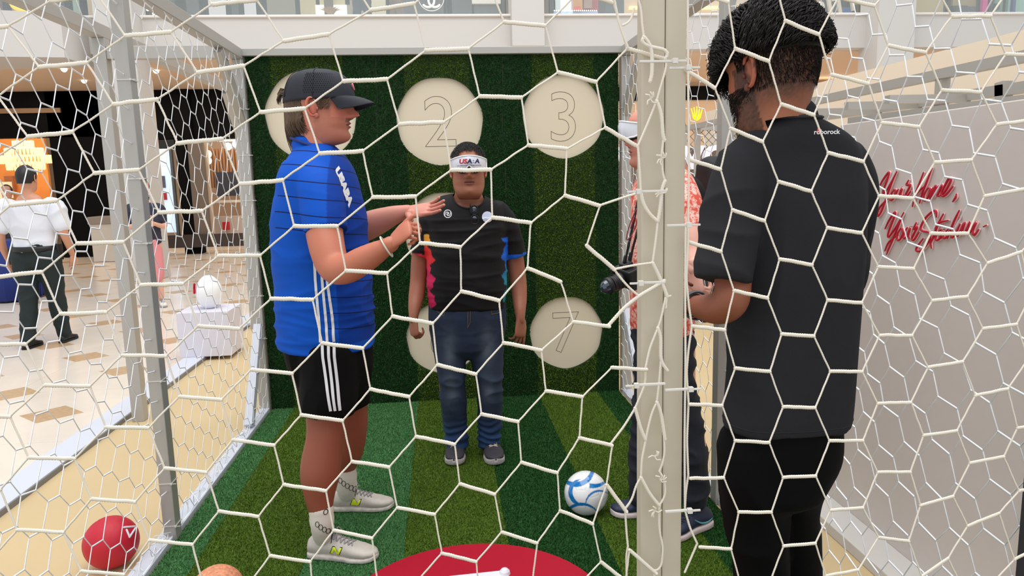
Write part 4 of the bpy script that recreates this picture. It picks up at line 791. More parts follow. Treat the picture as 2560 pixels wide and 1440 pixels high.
def root_at(o, loc):    # children were built in world coordinates: move them under the root's frame
    loc = Vector(loc); o.location = loc
    for ch in o.children: 
        if ch.type == 'MESH' and not ch.get('_l'): ch.data.transform(Matrix.Translation(-loc)) if not ch.get('_d') else None
        for g in ch.children:
            if not g.get('_d'): g.data.transform(Matrix.Translation(-loc))
def jersey_lines(o):
    m = o.data.materials[0]; nt = m.node_tree; N = nt.nodes; L = nt.links; me = o.data; ca = me.color_attributes.new('Msk', 'FLOAT_COLOR', 'POINT'); buf = []
    xf_ = at(815, 600, 3.1).x
    for v in me.vertices:
        p = v.co; a = max(0, min(1, (p.x - xf_) / .02)); b = max(0, min(1, (2.96 - p.y) / .02)) * max(0, min(1, (p.z - 1.37) / .02)); c = max(0, min(1, (p.z - 1.58) / .03)); k = max(a, b, c) * (p.z > .95); buf += [k, k, k, 1]
    ca.data.foreach_set('color', buf)
    vc = N.new('ShaderNodeVertexColor'); vc.layer_name = 'Msk'; base = N['Principled BSDF'].inputs['Base Color'].links[0].from_socket
    tc = N.new('ShaderNodeTexCoord'); sp = N.new('ShaderNodeSeparateXYZ'); L.new(tc.outputs['Object'], sp.inputs[0])
    def mth(op, a, b=None):
        n = N.new('ShaderNodeMath'); n.operation = op
        for i, q in enumerate((a, b)):
            if q is None: continue
            if isinstance(q, (int, float)): n.inputs[i].default_value = q
            else: L.new(q, n.inputs[i])
        return n.outputs[0]
    z = mth('ADD', sp.outputs[2], mth('MULTIPLY', mth('SINE', mth('MULTIPLY', sp.outputs[0], 7.0)), .022)); z = mth('ADD', z, mth('MULTIPLY', mth('SINE', mth('MULTIPLY', sp.outputs[1], 5.0)), .02))
    w = mth('ABSOLUTE', mth('SUBTRACT', mth('FRACT', mth('MULTIPLY', z, 1 / .064)), .5)); ln = mth('LESS_THAN', w, .034); f = mth('MULTIPLY', ln, mth('GREATER_THAN', vc.outputs[0], .5))
    mx = N.new('ShaderNodeMix'); mx.data_type = 'RGBA'; L.new(f, mx.inputs[0]); L.new(base, mx.inputs[6]); mx.inputs[7].default_value = rgb(6, 24, 74); L.new(mx.outputs[2], N['Principled BSDF'].inputs['Base Color'])
# ---------------- man with cap, left ----------------
def man_with_cap():
    T = thing('person', 'man in blue jersey, black shorts and dark cap, gesturing with both hands', 'person')
    F = Vector((1, -.06, 0)).normalized(); La = Vector((.06, 1, 0)).normalized()   # forward, lateral (away from the viewer)
    HM = head_xf(at(803, 275, 3.1), F, 1.15, .02, 0, 1.13, 1.0); HI = HM.inverted()
    body = head_mb(.004, 1.4, lips=1.3).xf(HM)
    core = MB()
    limb(core, [(786, 320, 3.1, 40), (790, 350, 3.1, 42), (788, 385, 3.1, 46), (785, 410, 3.1, 52)], side=F)
    limb(core, [(785, 415, 3.1, 44, 76), (795, 480, 3.1, 76, 100), (800, 600, 3.1, 86, 98), (810, 740, 3.1, 88, 94), (815, 860, 3.1, 88, 90), (818, 900, 3.1, 76, 85)], side=F)
    limb(core, [(822, 880, 2.98, 64), (822, 960, 2.97, 60), (818, 1040, 2.96, 53), (812, 1095, 2.94, 47), (804, 1150, 2.93, 51), (800, 1190, 2.92, 50), (799, 1240, 2.91, 39), (803, 1285, 2.9, 29), (806, 1320, 2.91, 25), (811, 1358, 2.95, 19)], side=F)
    limb(core, [(838, 880, 3.26, 58), (862, 960, 3.28, 52), (876, 1040, 3.3, 44), (878, 1085, 3.31, 39), (868, 1130, 3.33, 40), (862, 1165, 3.34, 30), (864, 1200, 3.34, 23), (866, 1222, 3.34, 20)], side=F)
    limb(core, [(790, 455, 2.94, 44), (805, 540, 2.88, 46), (818, 620, 2.80, 44), (836, 668, 2.75, 40), (868, 672, 2.70, 37), (905, 652, 2.66, 35), (940, 632, 2.64, 29), (966, 617, 2.62, 22), (978, 610, 2.62, 21)])
    limb(core, [(800, 450, 3.30, 44), (830, 520, 3.36, 42), (862, 575, 3.38, 38), (900, 572, 3.36, 36), (940, 556, 3.34, 33), (985, 538, 3.31, 24), (1012, 530, 3.3, 18), (1020, 528, 3.3, 17)])
    core = remeshed(core, .0085, 4); body.join(core)
    # near hand: loose fist with the thumb out; far hand: open, palm up
    w = at(978, 610, 2.62); h1 = hand_mb(w, (at(1010, 582, 2.60) - w), (.62, .55, -.55), 1, .98, (.9, 1.1, 1.2, 1.25), (.30, -.05, .12), 0, (.031, .026))
    body.join(remeshed(h1, .0028, 2))
    w = at(1018, 529, 3.3); h2 = hand_mb(w, (at(1098, 520, 3.22) - w), (-.05, -.62, .75), 1, 1.12, (.10, .12, .14, .18), (.95, .25, .1), .05, (.026, .022))
    body.join(remeshed(h2, .003, 2))
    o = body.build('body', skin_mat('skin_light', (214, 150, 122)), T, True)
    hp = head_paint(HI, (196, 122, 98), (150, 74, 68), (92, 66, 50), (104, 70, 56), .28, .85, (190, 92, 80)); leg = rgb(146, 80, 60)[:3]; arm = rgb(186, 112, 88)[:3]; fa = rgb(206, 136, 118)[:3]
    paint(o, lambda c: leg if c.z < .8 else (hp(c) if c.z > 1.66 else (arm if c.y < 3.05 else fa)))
    eyes(T, HM)
    # jersey
    s = MB(); lv = [(366, 768, 36, 46), (376, 772, 50, 66), (392, 778, 68, 92), (430, 788, 88, 124), (480, 797, 99, 130), (540, 799, 112, 128), (600, 800, 116, 124), (660, 806, 117, 122), (720, 811, 117, 122), (780, 814, 119, 124), (830, 815, 118, 126), (862, 816, 115, 126)]
    s.tube([at(cx, y, 3.1) for y, cx, a, b in lv], [(pxr(a, 3.1), pxr(b, 3.1)) for y, cx, a, b in lv], 44, side=F, sub=5, sq=2.15, caps='end')
    limb(s, [(782, 425, 3.0, 50), (796, 470, 2.92, 54), (806, 520, 2.88, 55), (816, 580, 2.84, 53)], 28, side=F, caps='end'); limb(s, [(790, 425, 3.22, 50), (815, 470, 3.3, 52), (850, 540, 3.36, 46)], 28, side=F, caps='end')
    s = remeshed(s, .0065, 4).build('jersey', mat('blue_jersey', (16, 82, 190), .7, spec=.2, vcol=True, bump=.12, bump_scale=700), T, True)
    s.data.update()
    def df(p, n):
        a = fold(p, (4, 4, 13), .008, 3.1) * min(1, max(0, (1.62 - p.z) / .3)); k = math.exp(-((p.z - .98) / .16) ** 2); return a * .8 + k * fold(p, (3, 3, 22), .006, 8)
    displace(s, df)
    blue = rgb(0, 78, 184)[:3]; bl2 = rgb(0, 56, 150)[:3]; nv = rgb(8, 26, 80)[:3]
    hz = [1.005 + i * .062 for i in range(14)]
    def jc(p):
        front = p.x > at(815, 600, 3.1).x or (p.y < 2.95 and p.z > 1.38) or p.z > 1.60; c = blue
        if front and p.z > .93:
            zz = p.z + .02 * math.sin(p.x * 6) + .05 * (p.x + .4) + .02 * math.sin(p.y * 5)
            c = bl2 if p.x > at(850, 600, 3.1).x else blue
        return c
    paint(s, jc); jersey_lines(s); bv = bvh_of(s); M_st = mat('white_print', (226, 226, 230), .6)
    st = MB()
    def strip(pts, hw, Y, bvh, out):
        P_ = [at(x, y, Y) for x, y in pts]; Q = []
        for a, b in zip(P_[:-1], P_[1:]):
            for i in range(14): Q.append(a.lerp(b, i / 14))
        Q.append(P_[-1]); V = []
        for i, p in enumerate(Q):
            t = (Q[min(i + 1, len(Q) - 1)] - Q[max(i - 1, 0)]).normalized(); sd = t.cross(Vector((0, 1, 0))).normalized() * hw; V += [p - sd, p + sd]
        out.add(V, [(2 * i, 2 * i + 1, 2 * i + 3, 2 * i + 2) for i in range(len(Q) - 1)])
    for a, b, c in ((786, 789, 803), (801, 806, 820), (815, 818, 836)):
        st2 = MB(); strip([(a, 608), (b, 700), (c + 1 - 6, 790), (c, 853)], .0052, 2.9, bv, st2); drape(st2, bv, (0, 1, 0), .002); st2.build('stripe', M_st, s)
    tx = text_mb('USABA', .052, at(880, 466, 2.9), (.42, -.1, -.88), (.88, 0, .42), 0, .004, subd=2); drape(tx, bv, (-.75, 1, 0), .002); tx.build('chest_print', M_st, s)
    cl_ = MB(); cc = at(783, 366, 3.1); cl_.tube([cc + Vector((pxr(50, 3.1) * math.cos(a), pxr(50, 3.1) * math.sin(a), -.036 * math.cos(a))) for a in [2 * pi * i / 40 for i in range(41)]], (.006), 8); cl_.build('collar', mat('navy_rib', (14, 40, 110), .7), s, True)
    # shorts
    q = MB(); limb(q, [(818, 832, 3.1, 104, 108), (822, 880, 3.1, 108, 112), (828, 915, 3.1, 104, 108)], 40, side=F)
    limb(q, [(820, 880, 2.99, 74), (822, 950, 2.97, 72), (821, 1000, 2.95, 70), (820, 1038, 2.94, 66, 62)], 32, side=F, caps='end'); limb(q, [(838, 880, 3.25, 74), (856, 940, 3.27, 66), (868, 990, 3.28, 60), (874, 1018, 3.28, 54)], 32, side=F, caps='end')
    q = remeshed(q, .008, 4).build('shorts', mat('black_shorts', (5, 5, 6), .8, spec=.15, bump=.1, bump_scale=600), T, True); displace(q, lambda p, n: fold(p, (7, 7, 3), .009, 1.2) * min(1, (1.0 - p.z) * 5))
    bq = bvh_of(q)
    for a, b, c in ((796, 800, 823), (812, 815, 834), (826, 829, 846)):
        st2 = MB(); strip([(a, 866), (b, 905), ((b + c) / 2 + 1, 975), (c, 1036)], .0055, 2.8, bq, st2); drape(st2, bq, (0, 1, 0), .0025); st2.build('stripe', M_st, q)
    # cap
    c = MB(); R = []
    for i in range(22):
        t = i / 21; z = .036 + .105 * math.sin(t * pi / 2); k = math.cos(t * pi / 2) ** .62 if i < 21 else .02; ring = []
        for a in [2 * pi * j / 64 for j in range(64)]:
            x = .086 * math.cos(a) * k; y = -.008 + .110 * math.sin(a) * k + (.006 * (1 - t) if math.sin(a) > 0 else 0) * math.sin(a); sl = .010 * math.sin(a) * (1 - t)
            ring.append((x, y, z - (.012 * (1 - t)) * (1 - math.sin(a)) * .5 + sl * .2))
        R.append(ring)
    c.rings(R); c.sphere((0, -.008, .142), .006, 10, 6)
    for k in range(6): a = k * pi / 3; c.tube([(.0862 * math.cos(a) * math.cos(u) ** .62, -.008 + .1105 * math.sin(a) * math.cos(u) ** .62, .036 + .1055 * math.sin(u)) for u in [.05 + i * .14 for i in range(11)]], .0014, 5, caps=False)
    v = MB(); R = []
    for i in range(12):
        t = i / 11; ring = []
        for j in range(33):
            a = pi * (.10 + .80 * j / 32); ca, sa = math.cos(a), math.sin(a); base = Vector((.080 * ca, .006 + .096 * sa, .044 + .004 * sa)); tip = Vector((.074 * ca, .02 + .148 * sa, .030 - .018 * (ca * ca) - .004))
            p = base.lerp(tip, t); p.z += .004 * math.sin(t * pi) - .012 * ca * ca * t; ring.append(p)
        R.append(ring)
    def sheet(R, th):
        m_ = MB(); n = len(R[0]); top = [p for r in R for p in r]; bot = [p - Vector((0, 0, th)) for p in top]; k = len(top); Fc = []
        for i in range(len(R) - 1):
            for j in range(n - 1): a = i * n + j; Fc += [(a, a + 1, a + n + 1, a + n), (a + k, a + n + k, a + n + 1 + k, a + 1 + k)]
        rim = [(0, j) for j in range(n)] + [(i, n - 1) for i in range(1, len(R))] + [(len(R) - 1, j) for j in range(n - 2, -1, -1)] + [(i, 0) for i in range(len(R) - 2, 0, -1)]; rim = [i * n + j for i, j in rim]
        for a, b in zip(rim, rim[1:] + rim[:1]): Fc.append((a, a + k, b + k, b))
        return m_.add(top + bot, Fc)
    navy = mat('dark_navy_cap', (24, 27, 38), .7, bump=.2, bump_scale=1200)
    cap = c.xf(HM).build('cap', navy, T, True); sheet(R, .003).xf(HM).build('visor', navy, cap, True)
    em = MB(); em.tube([(-.012, .1045, .072), (-.004, .1005, .092), (.006, .1045, .068), (.012, .1015, .088)], .0025, 6); em.xf(HM).build('emblem', mat('pink_emblem', (220, 130, 150), .5), cap, True)
    pf = MB()
    for i in range(11):
        for j in range(22):
            u = .18 + i * .075; a = pi * .62 + j * .068 + (i % 2) * .034; kk = math.cos(u) ** .62
            for sx in (1, -1):
                a2 = a if sx < 0 else pi - a
                pf.sphere((.0862 * math.cos(a2) * kk, -.008 + .1105 * math.sin(a2) * kk, .034 + .1065 * math.sin(u)), .0017, 5, 4)
    pf.xf(HM).build('air_holes', mat('cap_holes', (8, 9, 14), .9), cap)['kind'] = 'stuff'
    # mullet hair
    h = MB()
    R3 = HM
    def rt(rg):
        a = rg.uniform(pi * 1.02, pi * 1.98); side_ = abs(math.cos(a)); z = rg.uniform(-.03, .045); r_ = 1.0; x = .078 * math.cos(a); y = -.008 + .103 * math.sin(a)
        if side_ > .93: return None
        L_ = rg.uniform(.06, .12) * (1.25 - side_ * .75); P_ = []
        for q in range(7):
            t = q / 6; P_.append(R3 @ Vector((x * (1 + .05 * math.sin(t * 3)) - x * .18 * t, y + .02 * t * t * (1 if t > .4 else .5) - .006 * math.sin(t * pi), z - L_ * t)))
        return P_
    strands(h, rt, 1700, 4, .0021)
    def rs(rg):      # short hair by the temple
        x = rg.choice((-1, 1)) * .076; y = rg.uniform(.0, .045); z = rg.uniform(.012, .04); return [R3 @ Vector((x, y, z)), R3 @ Vector((x * 1.03, y - .006, z - .01)), R3 @ Vector((x * 1.01, y - .010, z - .02))]
    strands(h, rs, 260, 6, .0012)
    def rtop(rg): x = rg.uniform(-.02, .02); z = rg.uniform(.045, .07); return [R3 @ Vector((x, -.1, z)), R3 @ Vector((x * 1.2, -.122, z + .006)), R3 @ Vector((x * 1.3, -.132, z - .014)), R3 @ Vector((x * 1.3, -.13, z - .03))]
    strands(h, rtop, 60, 9, .0016)
    hb = head_mb(.0, 0, 40, 40)
    h.build('hair', mat('brown_hair', (92, 68, 50), .45, noise_amt=.45, noise_scale=60, stretch=(1, 1, .1)), T, True)
    # socks, shoes, bracelet
    M_so = mat('white_ribbed_sock', (220, 212, 200), .85, bump=.5, bump_scale=300, stretch=(1, 1, .05)); M_blk = mat('black_print', (20, 20, 22), .6)
    for L_, Y in (([(803, 1272, 2.9, 32), (806, 1315, 2.9, 30), (810, 1343, 2.93, 26), (812, 1358, 2.95, 21)], 2.9), ([(862, 1166, 3.34, 29), (865, 1205, 3.34, 28), (869, 1230, 3.36, 25), (871, 1242, 3.38, 20)], 3.34)):
        m_ = MB(); limb(m_, L_, 24, side=F); so = m_.build('sock', M_so, T, True); displace(so, lambda p, n: .0016 * math.sin(p.z * 260) * (p.z < .25))
        b_ = bvh_of(so); e_ = MB(); x0_, y0_ = L_[0][0], L_[0][1]
        if Y < 3: e_.tube([at(x0_ + 8 + 5 * math.cos(a), y0_ + 18 + 6 * math.sin(a), 2.82) for a in [2 * pi * i / 16 for i in range(17)]], .0016, 5)
        ring = MB()
        for q in range(5): ring.tube([at(L_[2][0] - 22 + q * 9 + 5 * math.cos(a), L_[2][1] - 18 + q * 7 + 7 * math.sin(a), Y - .1) for a in [2 * pi * i / 12 for i in range(13)]], .0013, 5)
        e_.join(ring); drape(e_, b_, (0, 1, 0), .001) if False else None
        for i, v_ in enumerate(e_.v):
            hh = b_.ray_cast(Vector((v_[0], Y - .2, v_[2])), Vector((0, 1, 0)))
            if hh[0] is not None: e_.v[i] = tuple(hh[0] - Vector((0, .0012 + (v_[1] % .001), 0)))
        e_.build('sock_print', M_blk, so)['kind'] = 'stuff'
    up = mat('worn_white_leather', (196, 188, 178), .5, noise_amt=.12, noise_scale=14, bump=.35, bump_scale=60, dist=.003); sl = mat('white_rubber', (200, 192, 184), .6, noise_amt=.2, noise_scale=40); lc = mat('grey_lace', (150, 146, 150), .8); neon = mat('neon_yellow', (222, 236, 40), .5)
    for (hx, hy, tx_, ty) in ((772, 1392, 944, 1404), (826, 1276, 984, 1272)):
        a = atg(hx, hy, .02); b = atg(tx_, ty, .02); a.y += .03; b.y += .03
        o_, b_, H0, d_, s_ = shoe(T, a, b - a, (b - a).length, up, sl, lc, 1.0, sole_h=.022)
        for sg in (-1,):
            n_ = MB(); c0 = H0 + d_ * ((b - a).length * .41) + Vector((0, 0, .050)); X_ = d_; 
            P_ = [(-.030, -.019), (-.012, -.019), (-.002, .004), (.010, -.019), (.026, .0 - .019 + .0), (.036, .019), (.018, .019), (.010, .0), (-.0, .021), (-.016, .021)]
            P_ = [(-.034, -.018), (-.020, -.018), (-.008, .006), (.008, -.020), (.018, -.020), (.036, .018), (.023, .018), (.011, -.004), (-.004, .022), (-.016, .022)]
            def ng(sc, nm, mt, off):
                g_ = MB(); tri = []
                V = [c0 + X_ * (x * sc) * 1.0 + Vector((0, 0, y * sc)) - Vector((0, .2, 0)) for x, y in P_]
                bm = bmesh.new(); vs = [bm.verts.new(v) for v in V]; bm.faces.new(vs); bmesh.ops.triangulate(bm, faces=bm.faces)
                for _ in range(2): bmesh.ops.subdivide_edges(bm, edges=bm.edges[:], cuts=1, use_grid_fill=True)
                bm.verts.index_update(); g_.v = [tuple(v.co) for v in bm.verts]; g_.f = [tuple(v.index for v in f_.verts) for f_ in bm.faces]; g_.mi = [0] * len(g_.f); bm.free()
                for i, v in enumerate(g_.v):
                    hh = b_.ray_cast(Vector(v), Vector((0, 1, 0)))
                    if hh[0] is not None: g_.v[i] = tuple(hh[0] - Vector((0, off, 0)))
                g_.build(nm, mt, o_)
            ng(.86, 'letter_outline', M_blk, .0012); ng(.74, 'letter_mark', neon, .0022)
    w = at(966, 617, 2.62); ax_ = (at(980, 608, 2.62) - at(960, 620, 2.62)).normalized(); u_ = ax_.cross(Vector((0, 1, 0))).normalized(); v_ = ax_.cross(u_)
    br = MB().tube([w + u_ * .041 * math.cos(a) + v_ * .038 * math.sin(a) for a in [2 * pi * i / 32 for i in range(33)]], .0032, 8); br.build('bracelet', mat('pale_cord', (206, 204, 190), .6), T, True)
    root_at(T, (at(820, 1380, 3.05).x, 3.05, .012))
man_with_cap()
# ---------------- man with white eye goggles, middle ----------------
def goggles_mb(HM, T, with_text=True):
    G = MB(); R = []
    def top(a): return .070 - .016 * abs(math.cos(a)) ** 2 * 1.2
    def bot(a):
        c = abs(math.cos(a)); return .004 + .020 * math.exp(-(c / .16) ** 2) - .006 * math.exp(-((c - .42) / .2) ** 2) + .012 * (c > .8) * (c - .8) / .2
    n = 49; As = [pi * (.10 + .80 * i / (n - 1)) for i in range(n)]
    def P(a, t, off): z = bot(a) + (top(a) - bot(a)) * t; return Vector(((.070 + off) * math.cos(a), .012 + (.100 + off - .008 * (t - .5) ** 2 * 4) * math.sin(a), z))
    def shell(off0, off1, t0=0, t1=1, m=9):
        o = MB(); R1 = [[P(a, t0 + (t1 - t0) * j / (m - 1), off1) for a in As] for j in range(m)]; R0 = [[P(a, t0 + (t1 - t0) * j / (m - 1), off0) for a in As] for j in range(m)]; V = [p for r in R1 for p in r] + [p for r in R0 for p in r]; k = m * n; F = []
        for i in range(m - 1):
            for j in range(n - 1): q = i * n + j; F += [(q, q + n, q + n + 1, q + 1), (q + k, q + 1 + k, q + n + 1 + k, q + n + k)]
        rim = list(range(n)) + [i * n + n - 1 for i in range(1, m)] + [(m - 1) * n + j for j in range(n - 2, -1, -1)] + [i * n for i in range(m - 2, 0, -1)]
        for a, b in zip(rim, rim[1:] + rim[:1]): F.append((a, b, b + k, a + k))
        return o.add(V, F)
    g = shell(.010, .019).xf(HM).build('goggles', mat('glossy_white_plastic', (222, 224, 234), .25, coat=.5), T, True)
    rim = MB(); loop = [P(a, 1, .0195) for a in As] + [P(a, 0, .0195) for a in As[::-1]]; rim.tube(loop + [loop[0]], .0035, 8); rim.xf(HM).build('goggle_rim', mat('white_rim', (240, 240, 244), .3), g, True)
    shell(-.006, .010, -.14, 1.0).xf(HM).build('foam', mat('black_foam', (14, 14, 15), .85), g, True)
    st = MB(); W_ = [(.084 * math.cos(a), .004 + .112 * math.sin(a) + .0) for a in [pi * (.93 + 1.14 * i / 30) for i in range(31)]]
    V = []; 
    for x, y in W_:
        for z, k in ((.052, 1.0), (.020, 1.0), (.020, 1.035), (.052, 1.035)): V.append((x * k, y * k, z))
    F = [];
    for i in range(len(W_) - 1):
        for j in range(4): F.append((4 * i + j, 4 * i + (j + 1) % 4, 4 * i + 4 + (j + 1) % 4, 4 * i + 4 + j))
    st.add(V, F).xf(HM).build('strap', mat('black_elastic', (15, 15, 17), .8), g)
    if with_text:
        b = bvh_of(g); f = HM.to_3x3() @ Vector((0, 1, 0)); x = HM.to_3x3() @ Vector((-1, 0, 0)); u = HM.to_3x3() @ Vector((0, 0, 1))
        for tx, sz, ox, oz, c, bo in (('US', .031, -.028, .043, (196, 28, 46), .0012), ('A', .031, .002, .043, (28, 34, 84), .0012), (':', .026, .0205, .045, (30, 34, 70), .0004), ('A', .031, .038, .043, (28, 34, 84), .0012), ('U.S. ASSOCIATION OF BLIND ATHLETES', .0062, .001, .0245, (40, 40, 60), .0001)):
            t = text_mb(tx, sz, HM @ Vector((-ox * 1.0, .16, oz)), x, u, 0, bo, shear=.15 if tx != ':' else 0, subd=2 if sz > .01 else 0, sx=1.12); drape(t, b, -f, .0012); t.build('goggle_print', mat('print_%d_%d' % (c[0], c[2]), c, .5), g)
    return g
def man_black_tee():
    T = thing('person', 'man in black tee and blue jeans wearing white eye goggles, arms at his sides', 'person')
    F = (Vector((0, 0, 0)) - Vector((.15, 3.9, 0))).normalized(); F = Vector((F.x + .03, F.y, 0)).normalized(); S_ = Vector((1, 0, 0))
    Y0 = 3.9
    HM = head_xf(at(1171, 428, 3.86), F, 1.10, .0, 0, 1.0, 1.0); HI = HM.inverted()
    body = head_mb(.009, 1.05, lips=1.1).xf(HM); core = MB()
    limb(core, [(1171, 455, 3.9, 30, 34), (1171, 485, 3.92, 34, 32), (1171, 510, 3.93, 46, 34)], side=S_)
    limb(core, [(1170, 512, 3.95, 50, 26), (1168, 545, 3.95, 74, 36), (1168, 640, 3.94, 78, 42), (1168, 720, 3.94, 78, 46), (1170, 790, 3.94, 76, 44), (1172, 840, 3.93, 74, 44)], side=S_)
    for L_ in ([(1078, 545, 3.95, 26), (1062, 590, 3.97, 25), (1052, 645, 3.98, 24), (1046, 700, 3.97, 21), (1041, 740, 3.93, 20), (1036, 770, 3.88, 16), (1034, 792, 3.85, 12), (1034, 800, 3.85, 12)], [(1262, 548, 3.95, 26), (1278, 600, 3.97, 25), (1288, 655, 3.98, 23), (1296, 705, 3.97, 21), (1299, 745, 3.93, 19), (1300, 775, 3.88, 15), (1301, 795, 3.86, 12), (1301, 802, 3.86, 12)]): limb(core, L_)
    for L_ in ([(1128, 830, 3.93, 38), (1125, 950, 3.92, 30), (1135, 1050, 3.95, 25), (1140, 1110, 3.97, 18), (1140, 1130, 3.97, 17)], [(1212, 830, 3.93, 38), (1226, 950, 3.92, 30), (1224, 1050, 3.95, 25), (1224, 1110, 3.97, 18), (1224, 1130, 3.97, 17)]): limb(core, L_)
    core.sphere(at(1171, 522, 3.935), (.115, .098, .062), 24, 16)
    body.join(remeshed(core, .0085, 3))
    w = at(1034, 797, 3.85); body.join(remeshed(hand_mb(w, (.02, -.12, -1), (.75, .55, 0), -1, .92, (.75, .95, 1.1, 1.15), (.35, .2, .5), .03, (.026, .020)), .003, 2))
    w = at(1301, 797, 3.86); body.join(remeshed(hand_mb(w, (-.04, -.08, -1), (-.55, .75, 0), 1, .98, (.14, .3, .45, .55), (.35, .15, .3), .05, (.026, .020)), .003, 2))
    o = body.build('body', skin_mat('skin_tan', (190, 130, 100)), T, True); hp = head_paint(HI, (172, 112, 86), (136, 76, 72), (50, 36, 30), (60, 44, 38), .10, .25, (172, 96, 80)); arm = rgb(152, 94, 72)[:3]
    paint(o, lambda c: hp(c) if c.z > 1.47 else arm); eyes(T, HM)
    # tee
    s = MB(); lv = [(498, 1172, 42, 26), (504, 1171, 58, 32), (513, 1170, 78, 40), (527, 1168, 94, 48), (548, 1167, 100, 56), (590, 1167, 99, 62), (640, 1168, 99, 66), (690, 1168, 101, 70), (730, 1168, 100, 70), (762, 1168, 96, 66), (768, 1168, 94, 64)]
    s.tube([at(cx, y, 3.92 + .06 * max(0, (530 - y) / 32)) for y, cx, a, b in lv], [(pxr(a, 3.92), pxr(b, 3.92)) for y, cx, a, b in lv], 44, side=S_, sub=5, sq=2.25, caps='end')
    limb(s, [(1098, 530, 3.94, 30), (1078, 560, 3.95, 33), (1064, 600, 3.96, 31), (1054, 637, 3.97, 29)], 26, caps='end'); limb(s, [(1244, 530, 3.94, 30), (1262, 560, 3.95, 33), (1277, 600, 3.96, 31), (1288, 641, 3.97, 29)], 26, caps='end')
    s = remeshed(s, .0075, 3).build('tee', mat('black_tee', (20, 18, 22), .7, vcol=True, bump=.1, bump_scale=700, spec=.3), T, True)
    def df(p, n):
        k = 1 if n.y < .2 else .4; z = p.z
        w_ = .5 * fold(p, (2.2, 2, 17), .012, 2.2) * (z < 1.38) + .4 * math.exp(-((z - 1.34) / .05) ** 2) * fold(p, (3, 3, 14), .012, 4)
        return k * w_ + fold(p, (6, 6, 6), .003, 7)
    displace(s, df)
    bm = bmesh.new(); bm.from_mesh(s.data); nc = at(1172, 490, 3.9); kill = [f for f in bm.faces if ((f.calc_center_median().x - nc.x) / .088) ** 2 + ((f.calc_center_median().z - nc.z) / .064) ** 2 < 1 and f.calc_center_median().y < 3.97]; bmesh.ops.delete(bm, geom=kill, context='FACES'); bm.to_mesh(s.data); bm.free()
    bk = rgb(10, 8, 12)[:3]; xl = at(1072, 640, 3.92).x; xr = at(1264, 640, 3.92).x
    def tc(p):
        z = p.z
        zig = .012 * math.sin(z * 55) + .006 * math.sin(z * 131)
        if z < 1.30 and p.x < xl + .016 + zig - max(0, z - 1.22) * .25 and (z < 1.17 or p.x > xl - .022):
            return mixc(rgb(196, 24, 84)[:3], mixc(rgb(214, 40, 40)[:3], rgb(232, 180, 60)[:3], max(0, min(1, (z - 1.22) / .08))), max(0, min(1, (z - 1.08) / .1)))
        if z < 1.27 and p.x > xr - .016 - zig and (z < 1.17 or p.x < xr + .012): return mixc(rgb(20, 140, 160)[:3], rgb(24, 96, 210)[:3], max(0, min(1, (z - 1.02) / .14)))
        if p.x < xl - .022 and z < at(1055, 633, 3.97).z + (p.x - at(1055, 633, 3.97).x) * -.15: return rgb(206, 44, 62)[:3]
        if p.x > xr + .012 and z < at(1287, 637, 3.97).z + (p.x - at(1287, 637, 3.97).x) * .3: return rgb(30, 96, 200)[:3]
        return bk
    paint(s, tc); b = bvh_of(s); M_w = mat('white_print', (226, 226, 230), .6)
    g = MB(); c = at(1120, 537, 3.7)
    g.tube([c + Vector((.0195 * math.cos(a), 0, .0195 * math.sin(a))) for a in [2 * pi * i / 36 for i in range(37)]], .0022, 5)
    for ph in (0, pi): g.tube([c + Vector(((.003 + .0125 * t) * math.cos(ph + 3.6 * t), 0, (.003 + .0125 * t) * math.sin(ph + 3.6 * t))) for t in [i / 16 for i in range(17)]], [.0035 - .0016 * i / 16 for i in range(17)], 6)
    drape(g, b, (0, 1, 0), .0012); g.build('chest_emblem', M_w, s)
    c = at(1222, 545, 3.7); d = MB(); R = [[c + Vector((rr * math.cos(2 * pi * i / 40), 0, rr * math.sin(2 * pi * i / 40))) for i in range(40)] for rr in (.029, .02, .01, .0005)]; d.rings(R, close=False); drape(d, b, (0, 1, 0), .003); dd = d.build('round_sticker', mat('pale_blue_sticker', (206, 216, 240), .4), s)
    for tx, dz, sz in (('Turf', .008, .017), ('SPORT', -.009, .010)):
        t = text_mb(tx, sz, at(1222, 545, 3.7) + Vector((0, 0, dz)), (1, 0, 0), (0, 0, 1), 0, .0006, subd=1); drape(t, b, (0, 1, 0), .0045); t.build('sticker_print', mat('navy_print', (30, 44, 96), .5), dd)
    nk = MB(); Q = []
    for i in range(33):
        a = pi + pi * i / 32; x_ = nc.x + .089 * math.cos(a); z_ = nc.z + .065 * math.sin(a); h_ = b.ray_cast(Vector((x_, 3.3, z_)), Vector((0, 1, 0)))
        if h_[0] is not None and h_[0].y < 3.98: Q.append(h_[0])
    for _ in range(4): Q = [Q[0]] + [(Q[i - 1] + Q[i] * 2 + Q[i + 1]) / 4 for i in range(1, len(Q) - 1)] + [Q[-1]]
    nk.tube(Q, .005, 8); nk.build('collar', mat('black_rib', (12, 11, 13), .8), s, True)
    # jeans
    j = MB(); limb(j, [(1168, 745, 3.92, 96, 64), (1169, 780, 3.92, 99, 64), (1169, 815, 3.93, 98, 62), (1170, 842, 3.93, 94, 60)], 40, side=S_)
    limb(j, [(1122, 825, 3.93, 48), (1125, 880, 3.92, 42), (1130, 950, 3.91, 36), (1134, 1000, 3.92, 34), (1137, 1050, 3.95, 31), (1141, 1085, 3.96, 29), (1143, 1104, 3.97, 28, 30)], 30, side=S_)
    limb(j, [(1217, 825, 3.93, 48), (1216, 880, 3.92, 44), (1222, 950, 3.91, 37), (1225, 1000, 3.92, 33), (1224, 1050, 3.95, 31), (1224, 1085, 3.96, 29), (1222, 1104, 3.97, 28, 30)], 30, side=S_)
